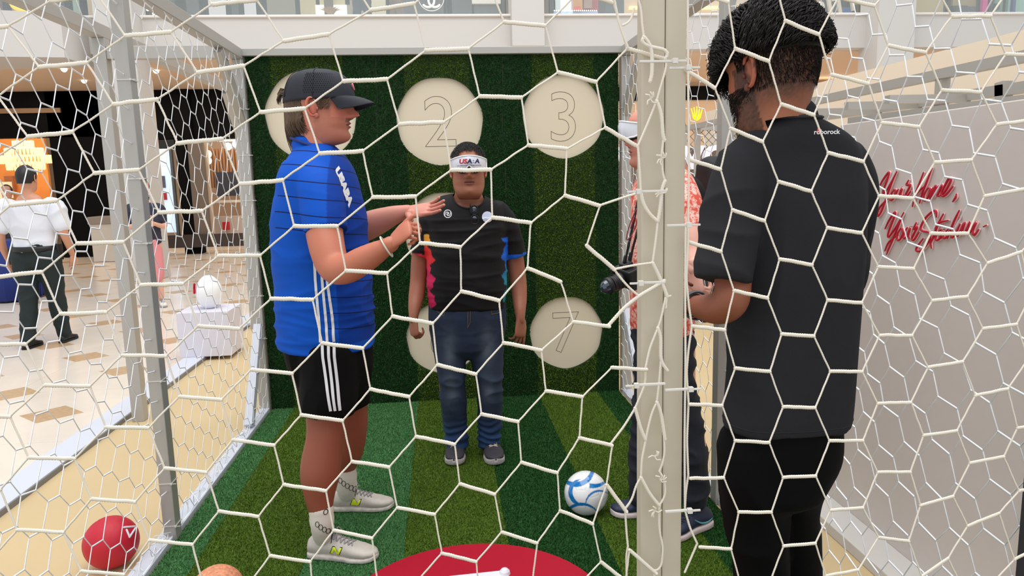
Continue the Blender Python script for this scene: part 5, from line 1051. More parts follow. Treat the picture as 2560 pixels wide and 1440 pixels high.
    j = remeshed(j, .0075, 3).build('jeans', mat('blue_denim', (46, 66, 96), .8, vcol=True, bump=.3, bump_scale=500, noise_amt=.08, noise_scale=40), T, True)
    def jd(p, n):
        z = p.z; k = math.exp(-((z - .13) / .10) ** 2); kn = math.exp(-((z - .46) / .09) ** 2)
        return k * (.007 * math.sin(z * 150 + 6 * noise.noise(p * 9)) + .003) + fold(p, (6, 6, 13), .010, 3) * (kn + .25) + .3 * fold(p, (12, 12, 5), .008, 5) * (z > .75)
    displace(j, jd)
    d1 = rgb(28, 44, 70)[:3]; d2 = rgb(98, 110, 122)[:3]; d3 = rgb(26, 60, 104)[:3]
    def jc(p):
        f = 0
        for cx in (at(1125, 900, 3.9).x, at(1218, 900, 3.9).x): f += math.exp(-((p.x - cx) / .035) ** 2) * (math.exp(-((p.z - .66) / .12) ** 2) + .7 * math.exp(-((p.z - .42) / .08) ** 2)) * (p.y < 3.9)
        c = mixc(d1, d2, min(.75, f * .75 * (.75 + .5 * noise.noise(p * 14)))); return mixc(c, d3, max(0, min(1, (.28 - p.z) / .15)))
    paint(j, jc); bj = bvh_of(j); 
    sm = MB()
    def lin_(pts, r=.0012):
        P_ = [];
        for a, c_ in zip(pts[:-1], pts[1:]):
            for i in range(10): P_.append(at(a[0] + (c_[0] - a[0]) * i / 10, a[1] + (c_[1] - a[1]) * i / 10, 3.7))
        Q = []
        for p in P_:
            h = bj.ray_cast(p - Vector((0, .3, 0)), Vector((0, 1, 0)));
            if h[0] is not None: Q.append(h[0] - Vector((0, .001, 0)))
        if len(Q) > 2: sm.tube(Q, r, 5)
    lin_([(1171, 776), (1171, 835)]); lin_([(1178, 776), (1177, 815), (1171, 828)]); lin_([(1075, 778), (1110, 800), (1115, 776)]); lin_([(1230, 776), (1233, 795), (1262, 792)]); lin_([(1080, 782), (1258, 790)], .0006) if False else None
    sm.build('stitching', mat('tan_thread', (130, 104, 76), .7), j)['kind'] = 'stuff'
    tri = MB().add([at(1076, 762, 3.7), at(1084, 764, 3.7), at(1080, 774, 3.7)], [(0, 1, 2)]); drape(tri, bj, (0, 1, 0), .002); tri.build('triangle_patch', mat('grey_patch', (176, 160, 160), .5), j)
    goggles_mb(HM, T)
    h = MB()
    def rt(rg):
        a = rg.uniform(0, 2 * pi); ph = rg.uniform(.0, 1.1) ** .8; k = math.sin(ph); x = .079 * k * math.cos(a); y = -.008 + .103 * k * math.sin(a); z = .026 + .1 * math.cos(ph)
        if y > .058 and z < .1: return None
        nrm = Vector((x / .08, y / .1, (z - .03) / .1)).normalized(); fl = (Vector((rg.uniform(-.2, .6), .9 * (1 if y > -.02 else -.3), 0)) - Vector((0, 0, .5))); fl = (fl - nrm * fl.dot(nrm)).normalized(); L_ = rg.uniform(.018, .034); return [HM @ (Vector((x, y, z)) + nrm * (.010 * math.sin(q / 4 * 2.2)) + fl * L_ * q / 4) for q in range(5)]
    strands(h, rt, 4200, 11, .0011)
    def rs(rg):
        sx = rg.choice((-1, 1)); x = sx * .0755; y = rg.uniform(-.09, .034); z = rg.uniform(.012 if y < -.02 else .03, .075); x *= math.sqrt(max(.05, 1 - ((y + .008) / .108) ** 2)) ** .6; x *= 1.02 - max(0, z - .05) * 2.4; return [HM @ Vector((x, y, z)), HM @ Vector((x * 1.05, y - .004, z - .008)), HM @ Vector((x * 1.03, y - .006, z - .018))]
    strands(h, rs, 2200, 12, .001)
    cap_ = MB(); R = []
    for i in range(14):
        t = i / 13; ph = 1.05 * (1 - t); R.append([(.0795 * math.sin(ph) * math.cos(a), -.010 + .1035 * math.sin(ph) * math.sin(a) * (1 if math.sin(a) < 0 else .72), .025 + .1035 * math.cos(ph)) for a in [2 * pi * q / 40 for q in range(40)]])
    cap_.rings(R, close=False).xf(HM); h.join(cap_); h.build('hair', mat('black_hair', (18, 15, 14), .35), T, True)
    up = mat('charcoal_mesh_shoe', (52, 50, 58), .7, bump=.4, bump_scale=700); so = mat('pale_grey_sole', (176, 168, 166), .6); lc = mat('beige_lace', (206, 194, 178), .8)
    for (px, py, qx, qy) in ((1143, 1112, 1136, 1158), (1225, 1112, 1240, 1157)):
        b_ = atg(qx, qy + 8, .012); a = Vector((at(px, 1100, 4.0).x, b_.y + .285, .012)); shoe(T, a, b_ - a, .295, up, so, lc, 1.12, sole_h=.036)
    root_at(T, (.14, 3.92, .012))
    # sunglasses hooked on the collar
    g = MB(); fr_ = MB(); c1 = at(1189, 528, 3.66); c2 = at(1190, 553, 3.655)
    o = thing('sunglasses', 'dark sunglasses hanging folded from the black tee collar', 'sunglasses'); 
    yb = b.ray_cast(Vector((c1.x, 3.2, c1.z)), Vector((0, 1, 0)))[0].y - .012
    for c in (c1, c2):
        R = [[Vector((c.x + (.021 if False else .019) * rr * math.copysign(abs(math.cos(a)) ** .75, math.cos(a)), yb - .003 * rr + k, c.z + .023 * rr * math.copysign(abs(math.sin(a)) ** .75, math.sin(a)))) for a in [2 * pi * i / 28 for i in range(28)]] for rr, k in ((1, .003), (1, 0), (.01, -.002))]
        MB().rings(R).build('lens', mat('dark_lens', (40, 52, 66), .08, coat=1), o, True); fr_.tube([p for p in R[1]] + [R[1][0]], .0028, 6)
    fr_.tube([Vector((c1.x - .004, yb, c1.z - .022)), Vector((c1.x - .008, yb - .002, (c1.z + c2.z) / 2)), Vector((c2.x - .004, yb, c2.z + .022))], .003, 6)
    fr_.tube([Vector((c1.x - .017, yb, c1.z + .02)), Vector((c1.x - .02, yb + .004, c1.z + .028)), Vector((c1.x - .022, yb + .012, c1.z - .05)), Vector((c1.x - .018, yb + .006, c2.z - .04))], .003, 6, sub=3)
    fr_.build('frame', mat('black_plastic', (14, 14, 16), .3), o, True); root_at(o, c1)
man_black_tee()
# ---------------- man in charcoal tee, right ----------------
def man_charcoal():
    T = thing('person', 'man in charcoal tee and black trousers seen from behind, dark curly hair', 'person')
    Y = 1.6; F = Vector((-.05, 1, 0)).normalized(); S_ = Vector((1, .05, 0)).normalized(); hf = Vector((-.46, .89, 0)).normalized()
    HM = head_xf(at(1926, 192, Y + .04), hf, 1.11, .18, 0, 1.0, 1.0); HI = HM.inverted()
    body = head_mb(.0, 1.0); body.f = [f for f in body.f if not (sum(body.v[i][2] for i in f) / len(f) < -.098 and sum(body.v[i][1] for i in f) / len(f) < -.018)]; body.mi = [0] * len(body.f); body.xf(HM); core = MB()
    limb(core, [(1934, 205, 1.635, 62), (1952, 255, 1.635, 64), (1970, 296, 1.64, 60), (1988, 340, 1.67, 56)])
    limb(core, [(1988, 350, 1.66, 60, 40), (1988, 430, 1.67, 120, 62), (1985, 600, 1.67, 120, 64), (1980, 800, 1.67, 120, 64), (1970, 1000, 1.67, 125, 70), (1965, 1100, 1.67, 125, 74)], side=S_)
    limb(core, [(1850, 430, 1.62, 58), (1838, 540, 1.60, 56), (1835, 640, 1.57, 50), (1832, 710, 1.55, 48), (1828, 752, 1.53, 46), (1802, 770, 1.56, 44), (1768, 770, 1.62, 37), (1742, 765, 1.68, 29), (1731, 760, 1.71, 25)])
    limb(core, [(2100, 440, 1.67, 46), (2106, 560, 1.70, 44), (2092, 680, 1.76, 40), (2050, 750, 1.88, 36), (2000, 780, 1.95, 30)])
    body.join(remeshed(core, .008, 4))
    w = at(1733, 761, 1.70); body.join(remeshed(hand_mb(w, (-.35, .85, .25), (.75, .2, -.3), 1, 1.0, (.5, .6, .7, .8), (.6, .2, .3), .05, (.028, .022)), .003, 2))
    w = at(2003, 780, 1.95); body.join(remeshed(hand_mb(w, (-1, .2, .1), (0, 0, 1), -1, 1.0, (.5, .6, .7, .8), (.5, .2, .3), .05, (.028, .022)), .0035, 2))
    legs = MB()
    limb(legs, [(1890, 1080, 1.67, 66), (1890, 1300, 1.68, 55)]); limb(legs, [(2005, 1090, 1.69, 64), (1985, 1300, 1.76, 50)])
    lz = lambda L_: legs.tube([Vector(p[:3]) for p in L_], [p[3] for p in L_], 16, sub=4)
    xa = at(1890, 1300, 1.68).x; xb = at(1985, 1300, 1.70).x; za = at(1890, 1300, 1.68).z
    a1 = at(1910, 1440, 1.71); a2 = at(1995, 1440, 1.79)
    lz([(xa, 1.68, za, .05), (a1.x, 1.72, a1.z, .045), (a1.x, 1.73, .3, .04), (a1.x - .01, 1.74, .10, .034)]); lz([(xb, 1.76, za, .045), (a2.x, 1.80, a2.z, .045), (a2.x, 1.81, .3, .04), (a2.x + .01, 1.82, .10, .034)])
    body.join(remeshed(legs, .01, 2))
    o = body.build('body', skin_mat('skin_brown', (166, 106, 78)), T, True)
    hp = head_paint(HI, (160, 98, 72), (130, 70, 62), (20, 14, 12), (32, 22, 18), .94, .9, (176, 90, 70)); arm = rgb(138, 80, 58)[:3]; dk = rgb(40, 28, 24)[:3]
    def pc(c):
        if c.z < 1.5: return arm
        q = HI @ c; col = hp(c)
        if -.085 < q.z < .06 and q.y < .03:      # faded sides and nape
            t = max(0, min(1, (q.z + .095 + .02 * noise.noise(c * 30)) / .06)) * max(0, min(1, (.03 - q.y) / .03))
            if abs(q.x) < .0755 or q.y < -.03: col = mixc(col, dk, .92 * t * (.8 + .3 * noise.noise(c * 300)))
        return col
    paint(o, pc); eyes(T, HM)
    # tee
    s = MB(); lv = [(298, 1976, 68, 66), (305, 1976, 86, 72), (316, 1977, 108, 80), (332, 1980, 136, 89), (356, 1984, 162, 97), (390, 1986, 180, 104), (440, 1990, 186, 110), (500, 1992, 186, 118), (600, 1992, 184, 122), (700, 1988, 180, 122), (800, 1985, 178, 122), (900, 1978, 180, 124), (1000, 1970, 182, 126), (1050, 1966, 180, 126), (1062, 1966, 178, 124)]
    s.tube([at(cx, y, Y + .05 - .02 * max(0, min(1, (390 - y) / 90))) for y, cx, a, b in lv], [(pxr(a, Y), pxr(b, Y)) for y, cx, a, b in lv], 48, side=S_, sub=5, sq=2.25, caps='end', hz=True)
    limb(s, [(1872, 405, 1.63, 70), (1850, 450, 1.62, 78), (1832, 520, 1.60, 78), (1822, 600, 1.58, 76), (1810, 670, 1.56, 73), (1806, 700, 1.555, 73)], 28, side=(0, 1, 0), caps='end'); limb(s, [(2110, 405, 1.66, 60), (2128, 470, 1.68, 66), (2126, 560, 1.71, 62), (2110, 660, 1.75, 58), (2098, 710, 1.77, 56)], 28, side=(0, 1, 0), caps='end')
    s = remeshed(s, .0065, 3).build('tee', mat('charcoal_tee', (40, 40, 44), .9, spec=.2, bump=.15, bump_scale=900, noise_amt=.05, noise_scale=10), T, True)
    def df(p, n):
        k = max(0, min(1, (1.52 - p.z) / .15)); a = fold(p, (10, 10, 1.6), .011, 6.3) * k
        sl = math.exp(-((p.x - at(1810, 600, 1.58).x) / .07) ** 2); a = a * (1 - sl) + sl * fold(p, (3, 3, 9), .010, 2)
        return a + math.exp(-((p.z - at(1980, 1030, 1.6).z) / .02) ** 2) * .0
    displace(s, df); b = bvh_of(s)
    hem = MB(); vz = at(1966, 1042, 1.5).z; Q = []
    for i in range(60):
        a = 2 * pi * i / 60; c0 = at(1966, 1042, Y + .05); dr = Vector((math.cos(a), math.sin(a), 0)); h = b.ray_cast(c0 + dr * .5 + Vector((0, 0, 0)), -dr)
        if h[0] is not None: Q.append(h[0] + dr * .0006)
    if len(Q) > 10: hem.tube(Q + [Q[0]], .0009, 4); hem.build('hem_stitch', mat('dark_seam', (36, 36, 40), .9), s)
    vdir = at(2062, 330, 1.5) - Vector((0, 0, CAMZ)); vd = vdir.normalized()
    for tx, px, sz, c, bo in (('roborock', 2068, .0145, (236, 236, 238), .0003),):
        t = text_mb(tx, sz, at(px, 330, 1.35), (1, .03, .0), (0.02, 0, 1), 0, bo, subd=1, sx=1.1); drape(t, b, vd, .0012); t.build('neck_print', mat('white_print'), s)
    q = MB(); c = at(2045, 327, 1.35); q.add([c + Vector((-.0045, 0, -.005)), c + Vector((.0045, 0, -.005)), c + Vector((.0045, 0, .005)), c + Vector((-.0045, 0, .005))], [(0, 1, 2, 3)]); drape(q, b, vd, .0012); q.build('neck_print', mat('red_print', (214, 40, 56), .5), s)
    nk = MB(); cc = at(1976, 299, Y + .032); nk.tube([cc + S_ * .064 * math.cos(a) + F * .062 * math.sin(a) + Vector((0, 0, .002 - .02 * max(0, math.sin(a)))) for a in [2 * pi * i / 44 for i in range(45)]], [(.004, .009)] * 45, 8, side=(0, 0, 1)); nk.build('collar', mat('charcoal_rib', (50, 50, 54), .9), s, True)
    la = MB(); la.tube([at(1892, 345, 1.62), at(1910, 310, 1.605), at(1938, 284, 1.597), at(1972, 274, 1.60), at(1990, 300, 1.70)], [(.0100, .0015)] * 5, 8, sub=5, side=(-.3, .3, .9)); la = la.build('lanyard', mat('black_ribbon', (16, 16, 20), .6), T, True)
    # trousers
    p = MB(); limb(p, [(1966, 1020, 1.655, 160, 98), (1962, 1070, 1.655, 166, 106), (1955, 1130, 1.66, 163, 114), (1945, 1180, 1.66, 140, 110)], 40, side=S_)
    limb(p, [(1880, 1120, 1.66, 92, 96), (1880, 1200, 1.66, 90, 92), (1890, 1290, 1.68, 82, 84), (1905, 1380, 1.70, 78, 80), (1910, 1440, 1.71, 74, 78)], 30, side=S_)
    limb(p, [(2010, 1110, 1.68, 92, 100), (1990, 1200, 1.72, 80, 90), (1980, 1290, 1.76, 74, 82), (1990, 1380, 1.78, 72, 78), (1995, 1440, 1.79, 68, 74)], 30, side=S_)
    a1 = at(1910, 1440, 1.71); a2 = at(1995, 1440, 1.79)
    p.tube([a1, (a1.x, 1.73, .3), (a1.x - .01, 1.74, .10)], [.07, .066, .062], 24, sub=5); p.tube([a2, (a2.x, 1.81, .3), (a2.x + .01, 1.82, .10)], [.07, .066, .062], 24, sub=5)
    p = remeshed(p, .008, 3).build('trousers', mat('black_trousers', (6, 6, 8), .85, spec=.15), T, True); displace(p, lambda q, n: fold(q, (6, 6, 4), .014, 1.4))
    up = mat('black_shoe', (20, 20, 22), .6); so = mat('white_rubber'); 
    for x, y in ((a1.x - .01, 1.64), (a2.x + .01, 1.72)): shoe(T, (x, y), (-.05, 1, 0), .3, up, so, mat('grey_lace'), z0=.012)
    # watch
    w0 = at(1736, 762, 1.70); ax_ = (at(1742, 765, 1.68) - w0).normalized(); u_ = Vector((1, 0, 0)).cross(ax_).normalized(); v_ = ax_.cross(u_); wt = MB()
    wt.tube([w0 + ax_ * .012 + u_ * .034 * math.cos(a) + v_ * .032 * math.sin(a) for a in [2 * pi * i / 28 for i in range(29)]], [(.011, .003)] * 29, 8, side=ax_); wt.build('watch_strap', mat('grey_blue_strap', (60, 66, 78), .5), T, True)
    wc = w0 + ax_ * .012 + Vector((-.006, -.036, 0)); MB().box(wc - Vector((.018, .006, .020)), wc + Vector((.018, .006, .020))).build('watch_face', mat('dark_glass', (16, 18, 24), .1, coat=1), T, bevel=.004)
    # curly hair: scalp mass plus locks
    rg = random.Random(3); sc = MB(); R = []
    for i in range(30):
        t = i / 29; ph = 1.62 * (1 - t); ring = []
        for q in range(60):
            a = 2 * pi * q / 60; sn, cs = math.sin(a), math.cos(a); x = .084 * math.sin(ph) * cs; y = -.008 + (.110 if sn > 0 else .110) * math.sin(ph) * sn; z = .032 + .108 * math.cos(ph); lim = .045 if sn > .1 else (.040 - .03 * max(0, -sn)); z = max(z, lim)
            if z <= lim + .002: x *= .90; y *= .93
            ring.append((x, y, z))
        R.append(ring)
    sc.rings(R, close=True).xf(HM); k0 = len(sc.v)
    for i in range(len(sc.v)):
        v = Vector(sc.v[i]); c = HM @ Vector((0, 0, .03)); v += (v - c).normalized() * (.007 * noise.noise(v * 38) + .004 * noise.noise(v * 90)); sc.v[i] = tuple(v)
    def rt(r_):
        a = r_.uniform(0, 2 * pi); ph = math.acos(r_.uniform(-.02, 1)); sn = math.sin(a); x = .087 * math.sin(ph) * math.cos(a); y = -.008 + .114 * math.sin(ph) * sn; z = .034 + .112 * math.cos(ph)
        if z < .040 and y < .060: 
            return None
        nrm = Vector((x / .087, y / .114, (z - .034) / .112)).normalized(); t1 = nrm.orthogonal().normalized(); t2 = nrm.cross(t1); R_ = r_.uniform(.006, .013); ph0 = r_.uniform(0, 6.28); tn = r_.uniform(.9, 1.7); fr = max(0, sn) * r_.uniform(.2, 1) * (1 if z < .12 else .5)
        flow = Vector((r_.uniform(-.4, .4), .8 if sn > 0 else -.6, -.5)); flow = (flow - nrm * flow.dot(nrm)).normalized(); L_ = r_.uniform(.022, .040) * (1 + .6 * fr) * (.55 if z < .075 and y < .05 else 1); P_ = []; ww = nrm.cross(flow)
        for q in range(13):
            t = q / 12; P_.append(HM @ (Vector((x, y, z)) + flow * L_ * t + nrm * (.005 + R_ * .55 * (1 - math.cos(ph0 + tn * 6.28 * t)) + fr * .006 * t) + ww * R_ * math.sin(ph0 + tn * 6.28 * t)))
        return P_
    strands(sc, rt, 6000, 21, .0019)
    def rs(r_):
        z = r_.uniform(-.035, .052); 
        if r_.random() > .35 + .65 * max(0, (z + .035) / .08): return None
        a = r_.uniform(pi * .90, pi * 2.10); w = SWD(z); yf, yb = SYF(z), SYB(z); yc = (yf + yb) / 2; d = (yf - yb) / 2; c, sn = math.cos(a), math.sin(a)
        if sn > 0 and z < .015: return None
        P3 = lambda q, zz: HM @ Vector((w * math.copysign(abs(c) ** .89, c) * q, yc + d * math.copysign(abs(sn) ** .89, sn) * q, zz))
        return [P3(1.0, z), P3(1.015, z - .004), P3(1.012, z - .009)]
    strands(sc, rs, 7000, 22, .0006)
    def rb(r_):      # beard
        sx = r_.choice((-1, 1)); z = r_.uniform(-.122, -.02); w = interp(WD, z); y = r_.uniform(-.005, .075); x = sx * w * (1 - .26 * max(0, min(1, (-.03 - z) / .07)) * .5) * math.sqrt(max(.02, 1 - max(0, (y - .012) / .076) ** 2)); y2 = y + .004
        return [HM @ Vector((x, y, z)), HM @ Vector((x * 1.01, y2, z - .003)), HM @ Vector((x * 1.025, y2 + .001, z - .006))]
    strands(sc, rb, 2600, 23, .0006)
    sc.build('hair', mat('black_curly_hair', (20, 15, 13), .6, spec=.25), T, True)
    root_at(T, (at(1960, 1440, 1.72).x, 1.72, .012))
man_charcoal()
# ---------------- photographer behind the post ----------------
def photographer():
    T = thing('person', 'man in coral floral shirt and dark jeans with goggles, half hidden behind the wide post', 'person'); Y = 3.0
    F = Vector((-1, .1, 0)).normalized(); S_ = Vector((.1, 1, 0)).normalized()
    HM = head_xf(at(1626, 344, Y), F, 1.0, .04, 0, 1.02, 1.06); HI = HM.inverted(); body = head_mb(.006, .9).xf(HM); core = MB()
    limb(core, [(1630, 370, Y, 38), (1645, 405, Y, 36), (1655, 440, Y, 42)]); limb(core, [(1662, 440, Y, 60, 90), (1665, 520, Y, 74, 110), (1660, 640, Y, 76, 100), (1655, 760, Y, 70, 92), (1655, 830, Y, 66, 88)], side=F)
    limb(core, [(1706, 482, 2.82, 26), (1722, 535, 2.77, 29), (1732, 590, 2.72, 30), (1737, 630, 2.69, 27), (1737, 655, 2.66, 24), (1736, 672, 2.64, 18)])
    limb(core, [(1650, 470, 3.22, 34), (1650, 560, 3.28, 30), (1640, 650, 3.26, 26), (1630, 720, 3.2, 18)])
    limb(core, [(1640, 850, 3.08, 50), (1620, 1000, 3.08, 36), (1600, 1150, 3.08, 28), (1604, 1250, 3.08, 18)]); limb(core, [(1690, 850, 2.92, 50), (1705, 1000, 2.92, 38), (1738, 1120, 2.92, 30), (1745, 1250, 2.93, 20)])
    body.join(remeshed(core, .009, 3))
    w = at(1736, 668, 2.64); body.join(remeshed(hand_mb(w, (.12, -.1, -1), (1, .3, .1), -1, .98, (.8, 1.0, 1.1, 1.2), (.5, .3, .5), .04, (.026, .020)), .003, 2))
    o = body.build('body', skin_mat('skin_pink', (222, 158, 140)), T, True); hp = head_paint(HI, (206, 136, 118), (186, 100, 92), (120, 90, 70), (120, 90, 80), .1, .1, (214, 120, 104)); ar = rgb(226, 170, 154)[:3]; paint(o, lambda c: hp(c) if c.z > 1.6 else ar); eyes(T, HM)
    s = MB(); lv = [(425, 1652, 34, 40), (440, 1655, 52, 70), (462, 1664, 76, 110), (500, 1668, 92, 120), (560, 1670, 94, 116), (640, 1664, 90, 112), (740, 1656, 82, 108), (800, 1654, 80, 106), (812, 1654, 78, 104)]
    s.tube([at(cx, y, Y) for y, cx, a, b in lv], [(pxr(a, Y), pxr(b, Y)) for y, cx, a, b in lv], 40, side=F, sub=5, sq=2.2, hz=True); limb(s, [(1694, 462, 2.88, 46), (1712, 505, 2.80, 46), (1722, 545, 2.765, 43), (1733, 578, 2.74, 41)], 26, caps='end')
    s = remeshed(s, .009, 3).build('floral_shirt', mat('coral_floral', (226, 100, 84), .7), T, True); displace(s, lambda p, n: fold(p, (5, 5, 3), .012, 3)); m = MATS['coral_floral']; nt = m.node_tree; N = nt.nodes; Lk = nt.links
    tc = N.new('ShaderNodeTexCoord'); v = N.new('ShaderNodeTexVoronoi'); v.inputs['Scale'].default_value = 42; nz = N.new('ShaderNodeTexNoise'); nz.inputs['Scale'].default_value = 60
    mx = N.new('ShaderNodeVectorMath'); mx.operation = 'ADD'; sc_ = N.new('ShaderNodeVectorMath'); sc_.operation = 'SCALE'; sc_.inputs['Scale'].default_value = .03; Lk.new(tc.outputs['Object'], nz.inputs['Vector']); Lk.new(nz.outputs['Color'], sc_.inputs[0]); Lk.new(tc.outputs['Object'], mx.inputs[0]); Lk.new(sc_.outputs[0], mx.inputs[1]); Lk.new(mx.outputs[0], v.inputs['Vector'])
    r = N.new('ShaderNodeValToRGB'); r.color_ramp.interpolation = 'CONSTANT'; e = r.color_ramp.elements; e[0].color = rgb(196, 70, 50); e[1].position = .16; e[1].color = rgb(244, 196, 184)
    for ps, c in ((.42, (232, 112, 92)), (.5, (240, 180, 166)), (.58, (218, 84, 66))): q = e.new(ps); q.color = rgb(*c)
    Lk.new(v.outputs['Distance'], r.inputs[0]); Lk.new(r.outputs[0], N['Principled BSDF'].inputs['Base Color'])
    j = MB(); limb(j, [(1654, 800, Y, 76, 100), (1656, 850, Y, 78, 100), (1660, 885, Y, 74, 96)], 36, side=F)
    limb(j, [(1645, 860, 3.08, 60), (1632, 950, 3.08, 50), (1618, 1050, 3.08, 42), (1606, 1150, 3.08, 36), (1606, 1245, 3.08, 32)], 28); limb(j, [(1682, 860, 2.92, 58), (1690, 930, 2.92, 50), (1702, 1000, 2.92, 46), (1722, 1090, 2.92, 43), (1735, 1170, 2.92, 39), (1738, 1248, 2.93, 36)], 28)
    j = remeshed(j, .009, 3).build('jeans', mat('dark_denim', (22, 28, 40), .8, bump=.3, bump_scale=400, noise_amt=.2, noise_scale=12), T, True); displace(j, lambda p, n: fold(p, (6, 6, 14), .012, 2))
    up = mat('navy_shoe', (30, 40, 66), .6); so = mat('pinkish_white_sole', (222, 206, 204), .5)
    shoe(T, (atg(1640, 1290).x + .075, 3.1), (-1, .05, 0), .29, up, so, mat('dark_lace', (40, 46, 60), .8), sole_h=.03); 
    o_, b_, H0, d_, s_ = shoe(T, (atg(1772, 1318).x + .0, 2.96), (-.86, -.42, 0), .29, up, so, mat('dark_lace'), sole_h=.03)
    sw = MB(); c0 = H0 + d_ * .07 + Vector((0, 0, .05)); 
    sp = [c0 + d_ * (t * .11) + Vector((0, 0, -.012 + .04 * (1 - t) ** 2 * 1.0 if False else -.018 * math.sin(t * pi) + .022 * t)) - s_ * .15 * (-1) for t in [i / 10 for i in range(11)]]
    for i, p in enumerate(sp):
        for sg in (1, -1):
            h = b_.ray_cast(Vector((p.x, 2.5, p.z)), Vector((0, 1, 0)))
            if h[0] is not None: sp[i] = h[0] - Vector((0, .001, 0))
    sw.tube(sp, [.0015 + .003 * math.sin(min(1, i / 10) * pi) for i in range(11)], 6); sw.build('shoe_mark', mat('teal_print', (96, 170, 176), .5), o_)
    goggles_mb(HM, T, False)
    h = MB()
    def rt(rg):
        a = rg.uniform(0, 2 * pi); ph = rg.uniform(.3, 1.3); x = .078 * math.sin(ph) * math.cos(a); y = -.008 + .103 * math.sin(ph) * math.sin(a); z = .024 + .1 * math.cos(ph)
        if y > .05: return None
        n_ = Vector((x, y, z - .02)).normalized(); return [HM @ (Vector((x, y, z)) + n_ * .002 * q + Vector((0, -.012 * q, -.006 * q))) for q in range(4)]
    strands(h, rt, 1500, 31, .0009); h.build('hair', mat('grey_brown_hair', (120, 92, 80), .5), T, True)
    bp_ = MB(); bp_.tube([at(1712, 445, 2.86), at(1740, 470, 2.85), at(1762, 520, 2.86), at(1768, 580, 2.9)], [(.03, .006)] * 4, 10, sub=5, side=(1, 0, 0)); bp_ = bp_.build('backpack_strap', mat('black_webbing', (18, 18, 22), .7), None, True)
    bk = thing('backpack', 'black backpack on the back of the man in the floral shirt', 'backpack'); bp_.parent = bk
    q = MB(); q.tube([at(1778, 420, 2.98), at(1790, 470, 2.98), at(1796, 560, 2.98), at(1790, 640, 2.98), at(1780, 660, 2.98)], [(.05, .10), (.075, .14), (.085, .15), (.08, .14), (.05, .12)], 24, sub=4, side=(1, 0, 0), sq=3); q.build('bag', mat('black_nylon', (24, 24, 29), .7, bump=.2, bump_scale=200), bk, True); root_at(bk, at(1785, 660, 2.98))
    root_at(T, (at(1655, 1290, 3.0).x, 3.0, .012))
    # camera hanging on its strap
    cmr = thing('camera', 'black photo camera with a long lens hanging in front of the floral shirt', 'camera'); c = at(1572, 690, 2.86); M_c = mat('camera_black', (20, 20, 23), .45, bump=.2, bump_scale=600)
    ld = (at(1505, 730, 2.83) - at(1568, 702, 2.86)).normalized(); RX = ld; RZ = (Vector((.35, 0, 1)) - RX * (Vector((.35, 0, 1)).dot(RX))).normalized(); RY = RZ.cross(RX); MM = Matrix(((RX.x, RY.x, RZ.x, c.x), (RX.y, RY.y, RZ.y, c.y), (RX.z, RY.z, RZ.z, c.z), (0, 0, 0, 1)))
    b = MB().box((-.03, -.062, -.045), (.03, .062, .04)); b.box((-.022, -.024, .038), (.022, .024, .062)); b.box((-.03, -.075, -.045), (.045, -.045, .035)); b.xf(MM).build('camera_body', M_c, cmr, bevel=.006)
    l = MB(); l.tube([(.025, 0, -.004), (.05, 0, -.004), (.052, 0, -.004), (.085, 0, -.004), (.087, 0, -.004), (.105, 0, -.004)], [.033, .033, .031, .031, .034, .036], 32, caps=False); l.xf(MM).build('lens', M_c, cmr, True)
    for x in (.058, .064, .080, .090): MB().tube([(x, .0345 * math.cos(a), -.004 + .0345 * math.sin(a)) for a in [2 * pi * i / 32 for i in range(33)]], .0011, 5).xf(MM).build('lens_ring', mat('ring_grey', (60, 60, 64), .4), cmr, True)
    MB().tube([(.1055, 0, -.004), (.1065, 0, -.004)], .030, 28).xf(MM).build('front_glass', mat('dark_lens'), cmr)
    st = MB(); st.tube([at(1561, 672, 2.84), at(1566, 640, 2.85), at(1583, 560, 2.86), at(1598, 490, 2.88), at(1625, 425, 2.9)], [(.005, .0015)] * 5, 8, sub=5, side=(1, 0, 0)); st.tube([at(1574, 670, 2.88), at(1580, 630, 2.88), at(1598, 560, 2.9), at(1630, 430, 3.1)], [(.005, .0015)] * 4, 8, sub=5, side=(1, 0, 0))
    for px, py in ((1560, 655), (1570, 620), (1573, 648)): st.tube([at(px, py, 2.845), at(px + 3, py - 14, 2.845)], .006, 8)
    st.build('camera_strap', mat('black_webbing'), cmr, True); root_at(cmr, c)
    gl = MB()
    rim = [at(1566, 598, 2.82), at(1571, 572, 2.82), at(1581, 545, 2.83), at(1592, 522, 2.84), at(1597, 530, 2.84), at(1590, 562, 2.83), at(1578, 590, 2.82), at(1568, 600, 2.82)]
    gl.tube(rim, .0022, 6, sub=4); gl.tube([at(1577, 570, 2.82), at(1583, 552, 2.82), at(1586, 540, 2.83)], .0026, 6); g_ = gl.build('eyeglasses', mat('dark_red_frame', (120, 20, 40), .3), None, True); tag(g_, 'thin dark red eyeglasses hanging at the front of the floral shirt', 'glasses')
photographer()
